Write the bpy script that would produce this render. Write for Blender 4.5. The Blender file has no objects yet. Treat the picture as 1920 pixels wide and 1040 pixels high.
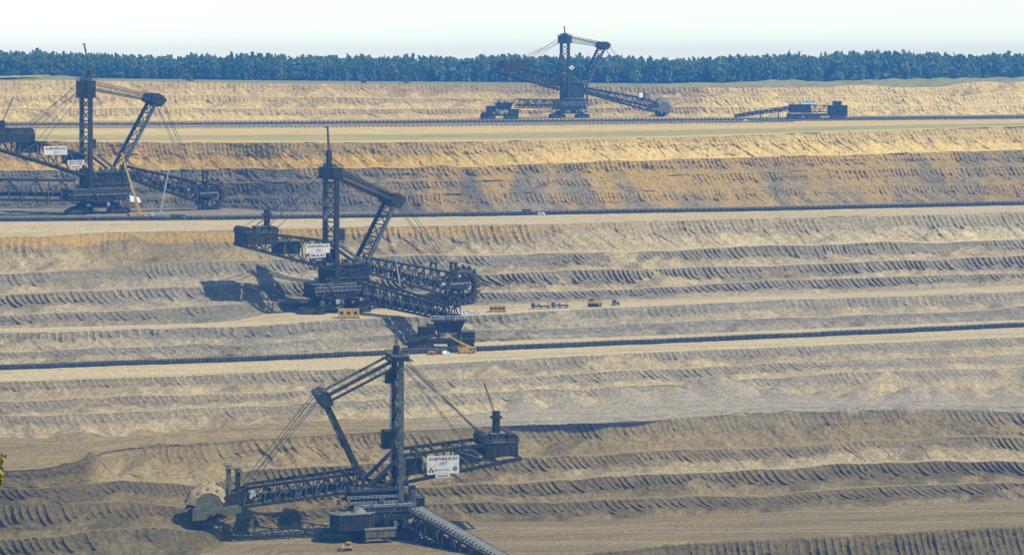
import bpy, math, random
import numpy as np
from mathutils import Vector, Matrix

# ------------------------------------------------------------------ camera, world, sun, exposure
scn = bpy.context.scene
C = scn.collection
R = math.radians
EYE = 205.0                                     # camera height above the lowest working bench
FPX = 4350.0
cam_d = bpy.data.cameras.new('camera'); cam = bpy.data.objects.new('camera', cam_d); C.objects.link(cam)
cam.location = (0, 0, EYE); cam.rotation_euler = (R(90), 0, 0)
cam_d.sensor_width = 36.0; cam_d.lens = 36.0 * FPX / 1920.0
cam_d.shift_y = (130.0 - 520.0) / 1920.0        # level camera, rising-falling front: verticals stay vertical
cam_d.clip_start = 1.0; cam_d.clip_end = 60000.0
scn.camera = cam

SUN_EL, SUN_AZ = 55.0, 113.0                    # azimuth clockwise from the view direction
SUN_STRENGTH = 3.9
SKY_STRENGTH = 0.125
EXPOSURE = 0.46
HAZE_DENSITY = 0.00014
HAZE_COLOR = (0.085, 0.38, 0.98, 1)

world = bpy.data.worlds.new('World'); scn.world = world; world.use_nodes = True
wn = world.node_tree; wn.nodes.clear()
sky = wn.nodes.new('ShaderNodeTexSky'); sky.sky_type = 'NISHITA'; sky.sun_disc = False
sky.sun_elevation = R(SUN_EL); sky.sun_rotation = R(SUN_AZ)
sky.altitude = 100; sky.air_density = 0.88; sky.dust_density = 0.1; sky.ozone_density = 1.0
bg = wn.nodes.new('ShaderNodeBackground'); bg.inputs['Strength'].default_value = SKY_STRENGTH
wo = wn.nodes.new('ShaderNodeOutputWorld')
wn.links.new(sky.outputs[0], bg.inputs[0]); wn.links.new(bg.outputs[0], wo.inputs[0])

sun_d = bpy.data.lights.new('sun', 'SUN'); sun_d.energy = SUN_STRENGTH; sun_d.angle = R(0.8); sun_d.color = (1.0, 0.92, 0.74)
sun = bpy.data.objects.new('sun', sun_d); C.objects.link(sun)
_s = Vector((math.sin(R(SUN_AZ)) * math.cos(R(SUN_EL)), math.cos(R(SUN_AZ)) * math.cos(R(SUN_EL)), math.sin(R(SUN_EL))))
sun.rotation_euler = _s.to_track_quat('Z', 'Y').to_euler()
sun.location = (600, 600, 900)

vs = scn.view_settings
vs.view_transform = 'Standard'; vs.look = 'None'; vs.exposure = EXPOSURE; vs.gamma = 1.0; vs.use_curve_mapping = False
scn.cycles.use_denoising = False
scn.cycles.max_bounces = 5; scn.cycles.diffuse_bounces = 2; scn.cycles.glossy_bounces = 2
scn.cycles.volume_bounces = 1; scn.cycles.transparent_max_bounces = 6

rng = random.Random(7)
nrng = np.random.default_rng(11)

# ------------------------------------------------------------------ materials
def mat(name, col, rough=0.8, var=0.25, scale=0.15, col2=None, metal=0.0, spec=0.3, streak=0.0):
    m = bpy.data.materials.new(name); m.use_nodes = True
    n = m.node_tree.nodes; l = m.node_tree.links
    b = n['Principled BSDF']; b.inputs['Roughness'].default_value = rough; b.inputs['Metallic'].default_value = metal
    b.inputs['Specular IOR Level'].default_value = spec
    tc = n.new('ShaderNodeTexCoord'); nz = n.new('ShaderNodeTexNoise')
    nz.inputs['Scale'].default_value = scale; nz.inputs['Detail'].default_value = 6.0; nz.inputs['Roughness'].default_value = 0.65
    mp = n.new('ShaderNodeMapping'); mp.inputs['Scale'].default_value = (1, 1, 1 if not streak else streak)
    geo = n.new('ShaderNodeNewGeometry')
    l.new(geo.outputs['Position'], mp.inputs['Vector']); l.new(mp.outputs[0], nz.inputs['Vector'])
    cr = n.new('ShaderNodeValToRGB')
    c2 = col2 if col2 else tuple(min(1, c * (1 + 2 * var)) for c in col)
    c1 = tuple(c * (1 - var) for c in col)
    cr.color_ramp.elements[0].position = 0.35; cr.color_ramp.elements[1].position = 0.68
    cr.color_ramp.elements[0].color = (*c1, 1); cr.color_ramp.elements[1].color = (*c2, 1)
    l.new(nz.outputs['Fac'], cr.inputs[0]); l.new(cr.outputs[0], b.inputs['Base Color'])
    return m

M = {}
M['steel'] = mat('dark_painted_steel', (0.011, 0.013, 0.010), 0.65, 0.4, 0.5, col2=(0.050, 0.046, 0.026))
M['steel2'] = mat('grey_and_lit_steel', (0.05, 0.06, 0.055), 0.6, 0.4, 0.5, col2=(0.14, 0.14, 0.11))  # lit tone of the dark steel; also plain grey for railings and fittings
M['pale_steel'] = mat('pale_galvanised_steel', (0.34, 0.36, 0.36), 0.5, 0.2, 0.4)
M['roof'] = mat('weathered_roof_sheet', (0.13, 0.15, 0.14), 0.6, 0.35, 0.4, col2=(0.26, 0.27, 0.24))
M['olive'] = mat('olive_paint', (0.10, 0.105, 0.055), 0.65, 0.3, 0.4, col2=(0.17, 0.16, 0.08))
M['rope'] = mat('steel_rope', (0.05, 0.055, 0.06), 0.6, 0.1, 0.5)
M['track'] = mat('crawler_steel', (0.040, 0.035, 0.028), 0.8, 0.4, 0.5, col2=(0.10, 0.085, 0.06))
M['hood'] = mat('dusty_cream_hood_paint', (0.30, 0.21, 0.08), 0.8, 0.2, 0.5, col2=(0.47, 0.37, 0.19))
M['hatch'] = mat('ochre_hatch_paint', (0.30, 0.18, 0.05), 0.8, 0.2, 1.0)
M['rust'] = mat('rust_brown_paint', (0.19, 0.11, 0.05), 0.8, 0.3, 0.5)
M['board'] = mat('white_sign_board', (0.60, 0.57, 0.48), 0.6, 0.12, 0.35, col2=(0.74, 0.71, 0.62))
M['ink'] = mat('black_lettering', (0.012, 0.012, 0.014), 0.6, 0.1, 1.0)
M['red'] = mat('red_paint', (0.45, 0.04, 0.03), 0.6, 0.1, 1.0)
M['yellow'] = mat('yellow_machine_paint', (0.50, 0.31, 0.045), 0.6, 0.3, 0.8)
M['white'] = mat('white_car_paint', (0.78, 0.78, 0.78), 0.3, 0.04, 1.0)
M['glass'] = mat('dark_window_glass', (0.02, 0.025, 0.03), 0.15, 0.1, 1.0, spec=0.5)
M['rubber'] = mat('black_rubber', (0.02, 0.02, 0.02), 0.85, 0.2, 1.0)
M['teal'] = mat('blue_grey_truck_paint', (0.10, 0.125, 0.125), 0.6, 0.3, 0.8)
M['orange'] = mat('orange_paint', (0.62, 0.22, 0.03), 0.5, 0.15, 0.8)
M['beltgrey'] = mat('pale_blue_grey_belt_cover', (0.12, 0.135, 0.13), 0.65, 0.25, 0.4)
M['belt'] = mat('rubber_conveyor_belt', (0.022, 0.022, 0.026), 0.9, 0.3, 0.3)
M['convframe'] = mat('conveyor_frame_paint', (0.045, 0.052, 0.06), 0.7, 0.3, 0.3)
M['convpost'] = mat('conveyor_post_paint', (0.10, 0.105, 0.105), 0.7, 0.3, 0.3)
M['leaf'] = mat('oak_leaves', (0.14, 0.24, 0.08), 0.7, 0.25, 0.05, col2=(0.29, 0.34, 0.12))
M['bark'] = mat('bark', (0.09, 0.07, 0.05), 0.9, 0.3, 1.0)
M['sapling'] = mat('spring_leaves', (0.12, 0.14, 0.015), 0.6, 0.35, 6.0, col2=(0.26, 0.22, 0.02))

def settle_dust(m, amount):
    '''pale pit dust lying on everything that faces up'''
    n = m.node_tree.nodes; l = m.node_tree.links; b = n['Principled BSDF']
    src = b.inputs['Base Color'].links[0].from_socket
    geo = n.new('ShaderNodeNewGeometry'); sx = n.new('ShaderNodeSeparateXYZ'); l.new(geo.outputs['Normal'], sx.inputs[0])
    mr = n.new('ShaderNodeMapRange'); mr.inputs['From Min'].default_value = .35; mr.inputs['From Max'].default_value = .95; mr.inputs['To Max'].default_value = amount; l.new(sx.outputs['Z'], mr.inputs['Value'])
    nz = n.new('ShaderNodeTexNoise'); nz.inputs['Scale'].default_value = .8; nz.inputs['Detail'].default_value = 4; l.new(geo.outputs['Position'], nz.inputs['Vector'])
    mu = n.new('ShaderNodeMath'); mu.operation = 'MULTIPLY'; l.new(mr.outputs[0], mu.inputs[0]); l.new(nz.outputs['Fac'], mu.inputs[1])
    mx = n.new('ShaderNodeMix'); mx.data_type = 'RGBA'; mx.inputs['B'].default_value = (.24, .19, .11, 1)
    l.new(mu.outputs[0], mx.inputs['Factor']); l.new(src, mx.inputs['A']); l.new(mx.outputs['Result'], b.inputs['Base Color'])
for _k, _a in (('steel', .3), ('steel2', .5), ('roof', .6), ('track', .9), ('yellow', .5), ('teal', .7), ('hood', .3), ('convframe', .9), ('belt', .7), ('beltgrey', .5), ('olive', .6), ('white', .3)): settle_dust(M[_k], _a)
_n = M['leaf'].node_tree; _b = _n.nodes['Principled BSDF']; _t = _n.nodes.new('ShaderNodeBsdfTranslucent'); _mx = _n.nodes.new('ShaderNodeMixShader'); _mx.inputs[0].default_value = .6
_n.links.new(_b.inputs['Base Color'].links[0].from_socket, _t.inputs['Color']); _n.links.new(_b.outputs[0], _mx.inputs[1]); _n.links.new(_t.outputs[0], _mx.inputs[2])
_n.links.new(_mx.outputs[0], [q for q in _n.nodes if q.type == 'OUTPUT_MATERIAL'][0].inputs['Surface'])

# ------------------------------------------------------------------ mesh helpers
class MB:
    def __init__(s): s.v = []; s.f = []
    def add(s, vs_, fs):
        o = len(s.v); s.v += [tuple(p) for p in vs_]; s.f += [tuple(i + o for i in f) for f in fs]; return s
    def box(s, x0, x1, y0, y1, z0, z1, ch=0.0):
        if ch:
            pts = [(x0 + ch, y0), (x1 - ch, y0), (x1, y0 + ch), (x1, y1 - ch), (x1 - ch, y1), (x0 + ch, y1), (x0, y1 - ch), (x0, y0 + ch)]
            return s.prism(pts, z0, z1)
        return s.add([(x0, y0, z0), (x1, y0, z0), (x1, y1, z0), (x0, y1, z0), (x0, y0, z1), (x1, y0, z1), (x1, y1, z1), (x0, y1, z1)],
                     [(0, 3, 2, 1), (4, 5, 6, 7), (0, 1, 5, 4), (1, 2, 6, 5), (2, 3, 7, 6), (3, 0, 4, 7)])
    def prism(s, pts, z0, z1, top=None):
        n = len(pts); top = top or pts
        return s.add([(x, y, z0) for x, y in pts] + [(x, y, z1) for x, y in top],
                     [tuple(range(n - 1, -1, -1)), tuple(range(n, 2 * n))] + [(i, (i + 1) % n, n + (i + 1) % n, n + i) for i in range(n)])
    def xprism(s, pts, y0, y1):                  # polygon in the x-z plane, extruded along y
        n = len(pts)
        return s.add([(x, y0, z) for x, z in pts] + [(x, y1, z) for x, z in pts],
                     [tuple(range(n)), tuple(range(2 * n - 1, n - 1, -1))] + [((i + 1) % n, i, n + i, n + (i + 1) % n) for i in range(n)])
    def bar(s, a, b, w, h=None):
        h = h or w; a = Vector(a); b = Vector(b); d = b - a
        if d.length < 1e-6: return s
        d.normalize(); up = Vector((0, 0, 1)) if abs(d.z) < 0.95 else Vector((1, 0, 0))
        x = d.cross(up).normalized() * (w / 2); y = x.cross(d).normalized() * (h / 2)
        p = [a - x - y, a + x - y, a + x + y, a - x + y, b - x - y, b + x - y, b + x + y, b - x + y]
        return s.add(p, [(0, 3, 2, 1), (4, 5, 6, 7), (0, 1, 5, 4), (1, 2, 6, 5), (2, 3, 7, 6), (3, 0, 4, 7)])
    def cyl(s, a, b, r, n=12, r2=None):
        r2 = r if r2 is None else r2
        a = Vector(a); b = Vector(b); d = (b - a).normalized(); up = Vector((0, 0, 1)) if abs(d.z) < 0.95 else Vector((1, 0, 0))
        x = d.cross(up).normalized(); y = d.cross(x).normalized()
        ring = [(x * math.cos(t) + y * math.sin(t)) for t in [2 * math.pi * i / n for i in range(n)]]
        return s.add([a + q * r for q in ring] + [b + q * r2 for q in ring],
                     [tuple(range(n)), tuple(range(2 * n - 1, n - 1, -1))] + [(i, n + i, n + (i + 1) % n, (i + 1) % n) for i in range(n)])
    def build(s, name, m, parent=None, smooth=False):
        me = bpy.data.meshes.new(name); me.from_pydata(s.v, [], s.f); me.validate(); me.update()
        me.materials.append(M[m] if isinstance(m, str) else m)
        if smooth:
            me.polygons.foreach_set('use_smooth', [True] * len(me.polygons))
        o = bpy.data.objects.new(name, me); C.objects.link(o)
        if parent: o.parent = parent
        return o

def tag(o, label=None, cat=None, group=None, kind=None):
    if label: o['label'] = label
    if cat: o['category'] = cat
    if group: o['group'] = group
    if kind: o['kind'] = kind
    return o
def thing(name, loc, rz, label, cat, group=None):
    o = bpy.data.objects.new(name, None); C.objects.link(o); o.empty_display_size = 2
    o.location = loc; o.rotation_euler = (0, 0, rz)
    return tag(o, label, cat, group)
def copy_tree(o, parent=None):
    c = o.copy(); C.objects.link(c); c.parent = parent
    for ch in list(o.children): copy_tree(ch, c)
    return c
UNIT = {}
def unit_mesh(m):
    if m not in UNIT:
        b = MB(); b.box(-.5, .5, -.5, .5, -.5, .5)
        me = bpy.data.meshes.new('bar'); me.from_pydata(b.v, [], b.f); me.materials.append(M[m]); UNIT[m] = me
    return UNIT[m]
def strut(name, a, b, w, m, parent, h=None):
    """a straight bar as an object of its own; all bars share one unit mesh"""
    a = Vector(a); b = Vector(b); d = b - a; L = d.length
    o = bpy.data.objects.new(name, unit_mesh(m)); C.objects.link(o); o.parent = parent
    dn = d.normalized(); up = Vector((0, 0, 1)) if abs(dn.z) < 0.95 else Vector((1, 0, 0))
    y = dn.cross(up).normalized(); z = y.cross(dn)
    mt = Matrix((dn * L, y * w, z * (h or w))).transposed().to_4x4(); mt.translation = (a + b) / 2
    o.matrix_local = mt
    return o

# ------------------------------------------------------------------ noise
_perm = nrng.random((512, 512)).astype(np.float32)
def vnoise(x, y, seed=0):
    x = np.asarray(x, dtype=np.float64) + seed * 37.7; y = np.asarray(y, dtype=np.float64) + seed * 91.3
    xi = np.floor(x).astype(np.int64); yi = np.floor(y).astype(np.int64)
    fx = (x - xi); fy = (y - yi); fx = fx * fx * (3 - 2 * fx); fy = fy * fy * (3 - 2 * fy)
    a = _perm[xi & 511, yi & 511]; b = _perm[(xi + 1) & 511, yi & 511]; c = _perm[xi & 511, (yi + 1) & 511]; d = _perm[(xi + 1) & 511, (yi + 1) & 511]
    return ((a * (1 - fx) + b * fx) * (1 - fy) + (c * (1 - fx) + d * fx) * fy) * 2 - 1
def fbm(x, y, seed=0, o=4):
    r = 0; a = 1.0; t = 0
    for i in range(o):
        r = r + a * vnoise(x * 2 ** i, y * 2 ** i, seed + i * 3); t += a; a *= 0.55
    return r / t
def rfbm(x, y, seed=0, o=3):
    r = 0; a = 1.0; t = 0
    for i in range(o):
        r = r + a * (1 - 2 * np.abs(vnoise(x * 2 ** i, y * 2 ** i, seed + i * 5))); t += a; a *= 0.6
    return r / t
def sstep(a, b, x):
    t = np.clip((x - a) / (b - a), 0, 1); return t * t * (3 - 2 * t)

LINES = {  # bearing index -> (distance, height) of every crest and toe line
 'E4': ([908.1,908.1,908.1,908.1,908.1,908.1,908.1,908.1,908.1,908.1,908.1,908.1,908.6,910.1,912.0,914.0,916.0,918.0,920.0,922.1,924.1,926.1,928.2,930.2,932.3,934.4,936.5,938.6,941.0,944.3,947.9,951.6,955.3,959.0,962.7,966.5,970.3,974.1,978.1,982.4,987.1,991.8,996.7,1001.6,1005.8,1008.8,1011.1,1013.4,1015.7,1018.0,1020.3,1022.7,1025.0,1027.5,1030.0,1032.6,1035.1,1037.7,1040.2,1042.8,1045.2,1047.1,1048.8,1050.5,1052.2,1053.9,1055.6,1057.3,1059.0,1060.5,1061.4,1061.6,1061.6],
   [0.0,0.0,0.0,0.0,0.0,0.0,0.0,0.0,0.0,0.0,0.0,0.0,0.0,0.0,0.0,0.0,0.0,0.0,0.0,0.0,0.0,0.0,0.0,0.0,0.0,0.0,0.0,0.0,0.0,0.0,0.0,0.0,0.0,0.0,0.0,0.0,0.0,0.0,0.0,0.0,0.0,0.0,0.0,0.0,0.0,0.0,0.0,0.0,0.0,0.0,0.0,0.0,0.0,0.0,0.0,0.0,0.0,0.0,0.0,0.0,0.0,0.0,0.0,0.0,0.0,0.0,0.0,0.0,0.0,0.0,0.0,0.0,0.0]),
 'T4': ([956.8,956.8,956.8,956.8,956.8,956.8,956.8,956.8,956.8,956.8,956.8,956.8,957.3,958.6,960.4,962.2,964.1,965.9,967.7,969.6,972.5,977.8,992.0,1016.6,1036.1,1044.2,1048.8,1052.8,1055.8,1057.2,1057.8,1058.5,1058.5,1057.5,1056.0,1054.4,1053.4,1053.5,1054.3,1055.2,1056.8,1059.1,1061.6,1064.1,1066.6,1068.9,1071.2,1073.4,1075.9,1078.7,1081.8,1084.7,1087.5,1090.2,1092.8,1095.4,1097.7,1099.6,1101.4,1103.2,1104.6,1105.0,1105.0,1105.0,1105.0,1105.0,1105.0,1105.0,1105.0,1105.0,1105.0,1105.0,1105.0],
   [0.0,0.0,0.0,0.0,0.0,0.0,0.0,0.0,0.0,0.0,0.0,0.0,0.0,0.0,0.0,0.0,0.0,0.0,0.0,0.0,0.0,0.0,0.0,0.0,0.0,0.0,0.0,0.0,0.0,0.0,0.0,0.0,0.0,0.0,0.0,0.0,0.0,0.0,0.0,0.0,0.0,0.0,0.0,0.0,0.0,0.0,0.0,0.0,0.0,0.0,0.0,0.0,0.0,0.0,0.0,0.0,0.0,0.0,0.0,0.0,0.0,0.0,0.0,0.0,0.0,0.0,0.0,0.0,0.0,0.0,0.0,0.0,0.0]),
 'c1': ([967.7,967.7,967.7,967.7,967.7,967.7,967.7,967.7,967.7,967.7,967.7,967.8,968.6,970.5,973.3,977.2,982.0,986.5,990.0,992.7,994.8,997.4,1007.2,1025.9,1041.7,1050.0,1054.8,1058.7,1061.7,1063.7,1065.0,1065.9,1066.4,1066.3,1066.0,1065.6,1065.7,1066.5,1067.8,1069.3,1071.1,1073.2,1075.5,1077.9,1080.3,1082.6,1084.6,1086.6,1088.9,1092.0,1095.5,1098.9,1102.0,1104.6,1106.9,1109.1,1111.0,1112.2,1113.2,1114.1,1114.7,1115.0,1115.0,1115.0,1115.0,1115.0,1115.0,1115.0,1115.0,1115.0,1115.0,1115.0,1115.0],
   [10.1,10.1,10.1,10.1,10.1,10.1,10.1,10.1,10.1,10.1,10.1,10.1,10.1,10.1,10.1,9.9,9.5,8.9,8.6,8.4,7.9,6.4,5.4,5.9,5.9,5.4,5.1,5.0,5.0,5.1,5.2,5.2,5.2,5.4,5.5,5.7,5.9,6.1,6.2,6.3,6.4,6.4,6.2,6.0,5.8,5.5,5.3,5.0,4.9,5.0,5.3,5.6,5.8,5.8,5.8,5.7,5.7,5.8,5.8,5.8,5.8,5.8,5.8,5.8,5.8,5.8,5.8,5.8,5.8,5.8,5.8,5.8,5.8]),
 'c2': ([978.4,978.4,978.4,978.4,978.4,978.4,978.4,978.4,978.4,978.4,978.4,978.6,979.6,982.0,985.7,991.6,999.4,1007.0,1012.0,1013.9,1014.5,1015.1,1021.7,1037.0,1050.7,1058.0,1062.9,1066.9,1070.1,1072.5,1074.3,1075.8,1077.0,1077.9,1078.5,1079.1,1080.1,1081.5,1083.2,1085.2,1087.3,1089.6,1092.3,1095.4,1098.7,1101.8,1104.6,1107.3,1110.0,1112.9,1115.8,1118.7,1121.3,1123.7,1125.8,1127.9,1129.3,1129.9,1130.0,1129.9,1129.8,1129.8,1129.7,1129.7,1129.7,1129.7,1129.7,1129.7,1129.7,1129.7,1129.7,1129.7,1129.7],
   [20.1,20.1,20.1,20.1,20.1,20.1,20.1,20.1,20.1,20.1,20.1,20.1,20.0,20.0,19.9,19.5,18.6,17.8,17.1,16.2,15.0,13.1,11.6,12.1,12.3,11.9,11.9,11.8,11.8,11.9,12.0,12.1,12.1,12.3,12.5,12.7,12.9,13.1,13.4,13.6,13.8,13.8,13.8,13.7,13.5,13.3,13.2,13.0,12.9,13.0,13.1,13.3,13.4,13.5,13.5,13.5,13.6,13.8,13.9,14.2,14.3,14.4,14.4,14.4,14.4,14.4,14.4,14.4,14.4,14.4,14.4,14.4,14.4]),
 'c3': ([985.7,985.7,985.7,985.7,985.7,985.7,985.7,985.7,985.7,985.7,985.7,985.9,987.1,989.7,994.1,1001.2,1011.1,1021.3,1028.4,1031.5,1032.8,1033.8,1039.4,1052.4,1063.3,1068.9,1073.4,1077.3,1080.8,1083.6,1085.8,1087.9,1089.8,1091.4,1092.9,1094.4,1096.1,1098.2,1100.5,1102.9,1105.1,1107.3,1110.1,1113.5,1117.4,1121.2,1124.7,1128.0,1131.2,1134.4,1137.6,1140.7,1143.4,1145.4,1147.0,1148.5,1149.3,1149.1,1148.2,1147.2,1146.4,1146.0,1145.9,1145.9,1145.9,1145.9,1145.9,1145.9,1145.9,1145.9,1145.9,1145.9,1145.9],
   [26.9,26.9,26.9,26.9,26.9,26.9,26.9,26.9,26.9,26.9,26.9,26.9,26.8,26.7,26.5,25.8,24.8,24.0,23.4,22.7,21.7,20.1,19.3,20.6,21.2,20.8,20.5,20.4,20.3,20.4,20.4,20.4,20.4,20.4,20.5,20.5,20.7,21.0,21.4,21.7,21.8,21.9,21.8,21.6,21.4,21.2,21.0,21.0,21.0,21.2,21.6,21.9,22.2,22.2,22.1,22.1,22.2,22.5,22.9,23.3,23.6,23.7,23.8,23.8,23.8,23.8,23.8,23.8,23.8,23.8,23.8,23.8,23.8]),
 'C4': ([992.3,992.3,992.3,992.3,992.3,992.3,992.3,992.3,992.3,992.3,992.3,992.3,993.4,996.7,1001.2,1010.3,1027.1,1043.8,1054.4,1060.1,1063.9,1067.8,1071.7,1075.7,1079.7,1084.0,1088.3,1092.7,1096.7,1100.1,1103.1,1106.2,1109.3,1112.4,1115.5,1118.6,1121.4,1123.7,1125.7,1127.7,1129.6,1131.6,1134.6,1139.4,1145.2,1150.6,1155.2,1159.4,1163.0,1165.4,1167.2,1169.1,1170.8,1172.3,1173.6,1175.0,1175.1,1172.7,1169.1,1165.4,1162.7,1161.8,1161.8,1161.8,1161.8,1161.8,1161.8,1161.8,1161.8,1161.8,1161.8,1161.8,1161.8],
   [33.0,33.0,33.0,33.0,33.0,33.0,33.0,33.0,33.0,33.0,33.0,33.0,33.0,33.0,33.0,33.0,33.0,33.0,33.0,33.0,33.0,33.0,33.0,33.0,33.0,33.0,33.0,33.0,33.0,33.0,33.0,33.0,33.0,33.0,33.0,33.0,33.0,33.0,33.0,33.0,33.0,33.0,33.0,33.0,33.0,33.0,33.0,33.0,33.0,33.0,33.0,33.0,33.0,33.0,33.0,33.0,33.0,33.0,33.0,33.0,33.0,33.0,33.0,33.0,33.0,33.0,33.0,33.0,33.0,33.0,33.0,33.0,33.0]),
 'T4b': ([1081.2,1081.2,1081.2,1081.2,1081.2,1081.2,1081.2,1081.2,1081.2,1081.2,1081.2,1081.2,1080.8,1079.6,1078.0,1076.5,1076.7,1080.4,1085.9,1091.5,1097.0,1102.4,1107.8,1113.1,1118.3,1122.8,1127.1,1131.3,1134.8,1136.5,1137.4,1138.3,1140.6,1145.7,1152.4,1159.1,1165.5,1171.0,1176.1,1181.2,1186.3,1191.1,1195.9,1200.7,1205.5,1210.0,1214.5,1218.9,1221.4,1219.9,1216.4,1213.0,1210.1,1208.5,1207.5,1206.6,1206.7,1209.0,1212.5,1215.9,1218.6,1219.4,1219.4,1219.4,1219.4,1219.4,1219.4,1219.4,1219.4,1219.4,1219.4,1219.4,1219.4],
   [34.0,34.0,34.0,34.0,34.0,34.0,34.0,34.0,34.0,34.0,34.0,34.0,34.0,34.0,34.0,34.0,34.0,34.0,34.0,34.0,34.0,34.0,34.0,34.0,34.0,34.0,34.0,34.0,34.0,34.0,34.0,34.0,34.0,34.0,34.0,34.0,34.0,34.0,34.0,34.0,34.0,34.0,34.0,34.0,34.0,34.0,34.0,34.0,34.0,34.0,34.0,34.0,34.0,34.0,34.0,34.0,34.0,34.0,34.0,34.0,34.0,34.0,34.0,34.0,34.0,34.0,34.0,34.0,34.0,34.0,34.0,34.0,34.0]),
 'c6': ([1096.9,1096.9,1096.9,1096.9,1096.9,1096.9,1096.9,1096.9,1096.9,1096.9,1096.9,1096.9,1097.0,1097.5,1098.1,1099.0,1100.6,1103.4,1107.2,1111.5,1116.1,1120.8,1125.5,1130.2,1134.8,1139.1,1143.2,1147.1,1150.7,1153.5,1155.9,1158.4,1161.7,1166.3,1171.8,1177.5,1183.0,1188.0,1192.8,1197.6,1202.4,1207.0,1211.7,1216.3,1220.9,1225.4,1229.8,1234.1,1237.4,1239.5,1241.0,1242.6,1244.7,1247.4,1250.2,1252.6,1255.0,1258.0,1261.3,1264.5,1266.9,1267.9,1268.1,1268.1,1268.1,1268.1,1268.1,1268.1,1268.1,1268.1,1268.1,1268.1,1268.1],
   [40.3,40.3,40.3,40.3,40.3,40.3,40.3,40.3,40.3,40.3,40.3,40.3,40.4,40.6,40.8,41.0,41.1,41.0,40.9,40.8,40.8,40.8,40.7,40.7,40.7,40.7,40.8,40.8,40.9,40.9,40.9,40.9,40.8,40.8,40.7,40.6,40.4,40.4,40.3,40.2,40.2,40.1,40.1,40.1,40.2,40.2,40.3,40.4,40.6,41.1,41.6,42.2,42.7,43.1,43.4,43.5,43.5,43.5,43.4,43.3,43.3,43.2,43.2,43.2,43.2,43.2,43.2,43.2,43.2,43.2,43.2,43.2,43.2]),
 'c5': ([1109.8,1109.8,1109.8,1109.8,1109.8,1109.8,1109.8,1109.8,1109.8,1109.8,1109.8,1109.9,1110.3,1111.4,1113.0,1114.8,1117.1,1120.0,1123.4,1127.0,1130.7,1134.7,1138.8,1142.9,1147.0,1151.0,1154.9,1158.8,1162.6,1166.4,1170.2,1174.2,1178.4,1183.0,1187.9,1192.9,1197.9,1202.6,1207.3,1211.9,1216.5,1221.1,1225.7,1230.2,1234.7,1239.1,1243.6,1247.8,1251.6,1254.4,1256.8,1259.2,1261.9,1264.9,1267.9,1270.9,1274.0,1277.5,1281.2,1284.7,1287.4,1288.5,1288.6,1288.6,1288.6,1288.6,1288.6,1288.6,1288.6,1288.6,1288.6,1288.6,1288.6],
   [45.5,45.5,45.5,45.5,45.5,45.5,45.5,45.5,45.5,45.5,45.5,45.5,45.6,45.7,45.9,46.1,46.2,46.2,46.2,46.1,46.0,45.9,45.7,45.6,45.5,45.6,45.7,45.8,46.0,46.1,46.3,46.4,46.5,46.4,46.2,46.0,45.9,45.8,45.7,45.6,45.6,45.6,45.5,45.6,45.7,45.8,45.9,46.0,46.1,46.3,46.6,46.8,47.0,47.2,47.3,47.3,47.3,47.3,47.2,47.2,47.2,47.1,47.1,47.1,47.1,47.1,47.1,47.1,47.1,47.1,47.1,47.1,47.1]),
 'C2b': ([1128.3,1128.3,1128.3,1128.3,1128.3,1128.3,1128.3,1128.3,1128.3,1128.3,1128.3,1128.3,1129.0,1131.0,1133.7,1136.3,1139.0,1141.7,1144.4,1147.2,1150.2,1153.9,1158.0,1162.0,1165.9,1169.2,1172.3,1175.5,1179.0,1183.4,1188.1,1193.0,1197.8,1202.7,1207.7,1212.7,1217.5,1222.2,1226.7,1231.3,1235.9,1240.5,1245.0,1249.1,1253.1,1257.0,1261.0,1265.1,1269.1,1273.2,1277.3,1281.4,1285.6,1289.7,1293.9,1298.2,1302.4,1306.7,1311.0,1315.4,1318.7,1319.8,1319.8,1319.8,1319.8,1319.8,1319.8,1319.8,1319.8,1319.8,1319.8,1319.8,1319.8],
   [53.0,53.0,53.0,53.0,53.0,53.0,53.0,53.0,53.0,53.0,53.0,53.0,53.0,53.0,53.0,53.0,53.0,53.0,53.0,53.0,53.0,53.0,53.0,53.0,53.0,53.0,53.0,53.0,53.0,53.0,53.0,53.0,53.0,53.0,53.0,53.0,53.0,53.0,53.0,53.0,53.0,53.0,53.0,53.0,53.0,53.0,53.0,53.0,53.0,53.0,53.0,53.0,53.0,53.0,53.0,53.0,53.0,53.0,53.0,53.0,53.0,53.0,53.0,53.0,53.0,53.0,53.0,53.0,53.0,53.0,53.0,53.0,53.0]),
 'V2b': ([1174.4,1174.4,1174.4,1174.4,1174.4,1174.4,1174.4,1174.4,1174.4,1174.4,1174.4,1174.4,1175.2,1177.4,1180.4,1183.4,1186.4,1189.4,1192.4,1195.5,1198.6,1201.6,1204.7,1207.9,1211.2,1214.9,1218.8,1222.8,1226.7,1230.7,1234.7,1238.8,1242.9,1247.0,1251.1,1255.3,1259.4,1263.4,1267.5,1271.5,1275.6,1279.7,1284.0,1288.5,1293.1,1297.8,1302.4,1307.2,1311.8,1316.3,1320.6,1325.1,1329.5,1334.0,1338.7,1343.9,1349.4,1354.9,1360.5,1366.1,1370.4,1371.8,1371.8,1371.8,1371.8,1371.8,1371.8,1371.8,1371.8,1371.8,1371.8,1371.8,1371.8],
   [53.0,53.0,53.0,53.0,53.0,53.0,53.0,53.0,53.0,53.0,53.0,53.0,53.0,53.0,53.0,53.0,53.0,53.0,53.0,53.0,53.0,53.0,53.0,53.0,53.0,53.0,53.0,53.0,53.0,53.0,53.0,53.0,53.0,53.0,53.0,53.0,53.0,53.0,53.0,53.0,53.0,53.0,53.0,53.0,53.0,53.0,53.0,53.0,53.0,53.0,53.0,53.0,53.0,53.0,53.0,53.0,53.0,53.0,53.0,53.0,53.0,53.0,53.0,53.0,53.0,53.0,53.0,53.0,53.0,53.0,53.0,53.0,53.0]),
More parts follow.
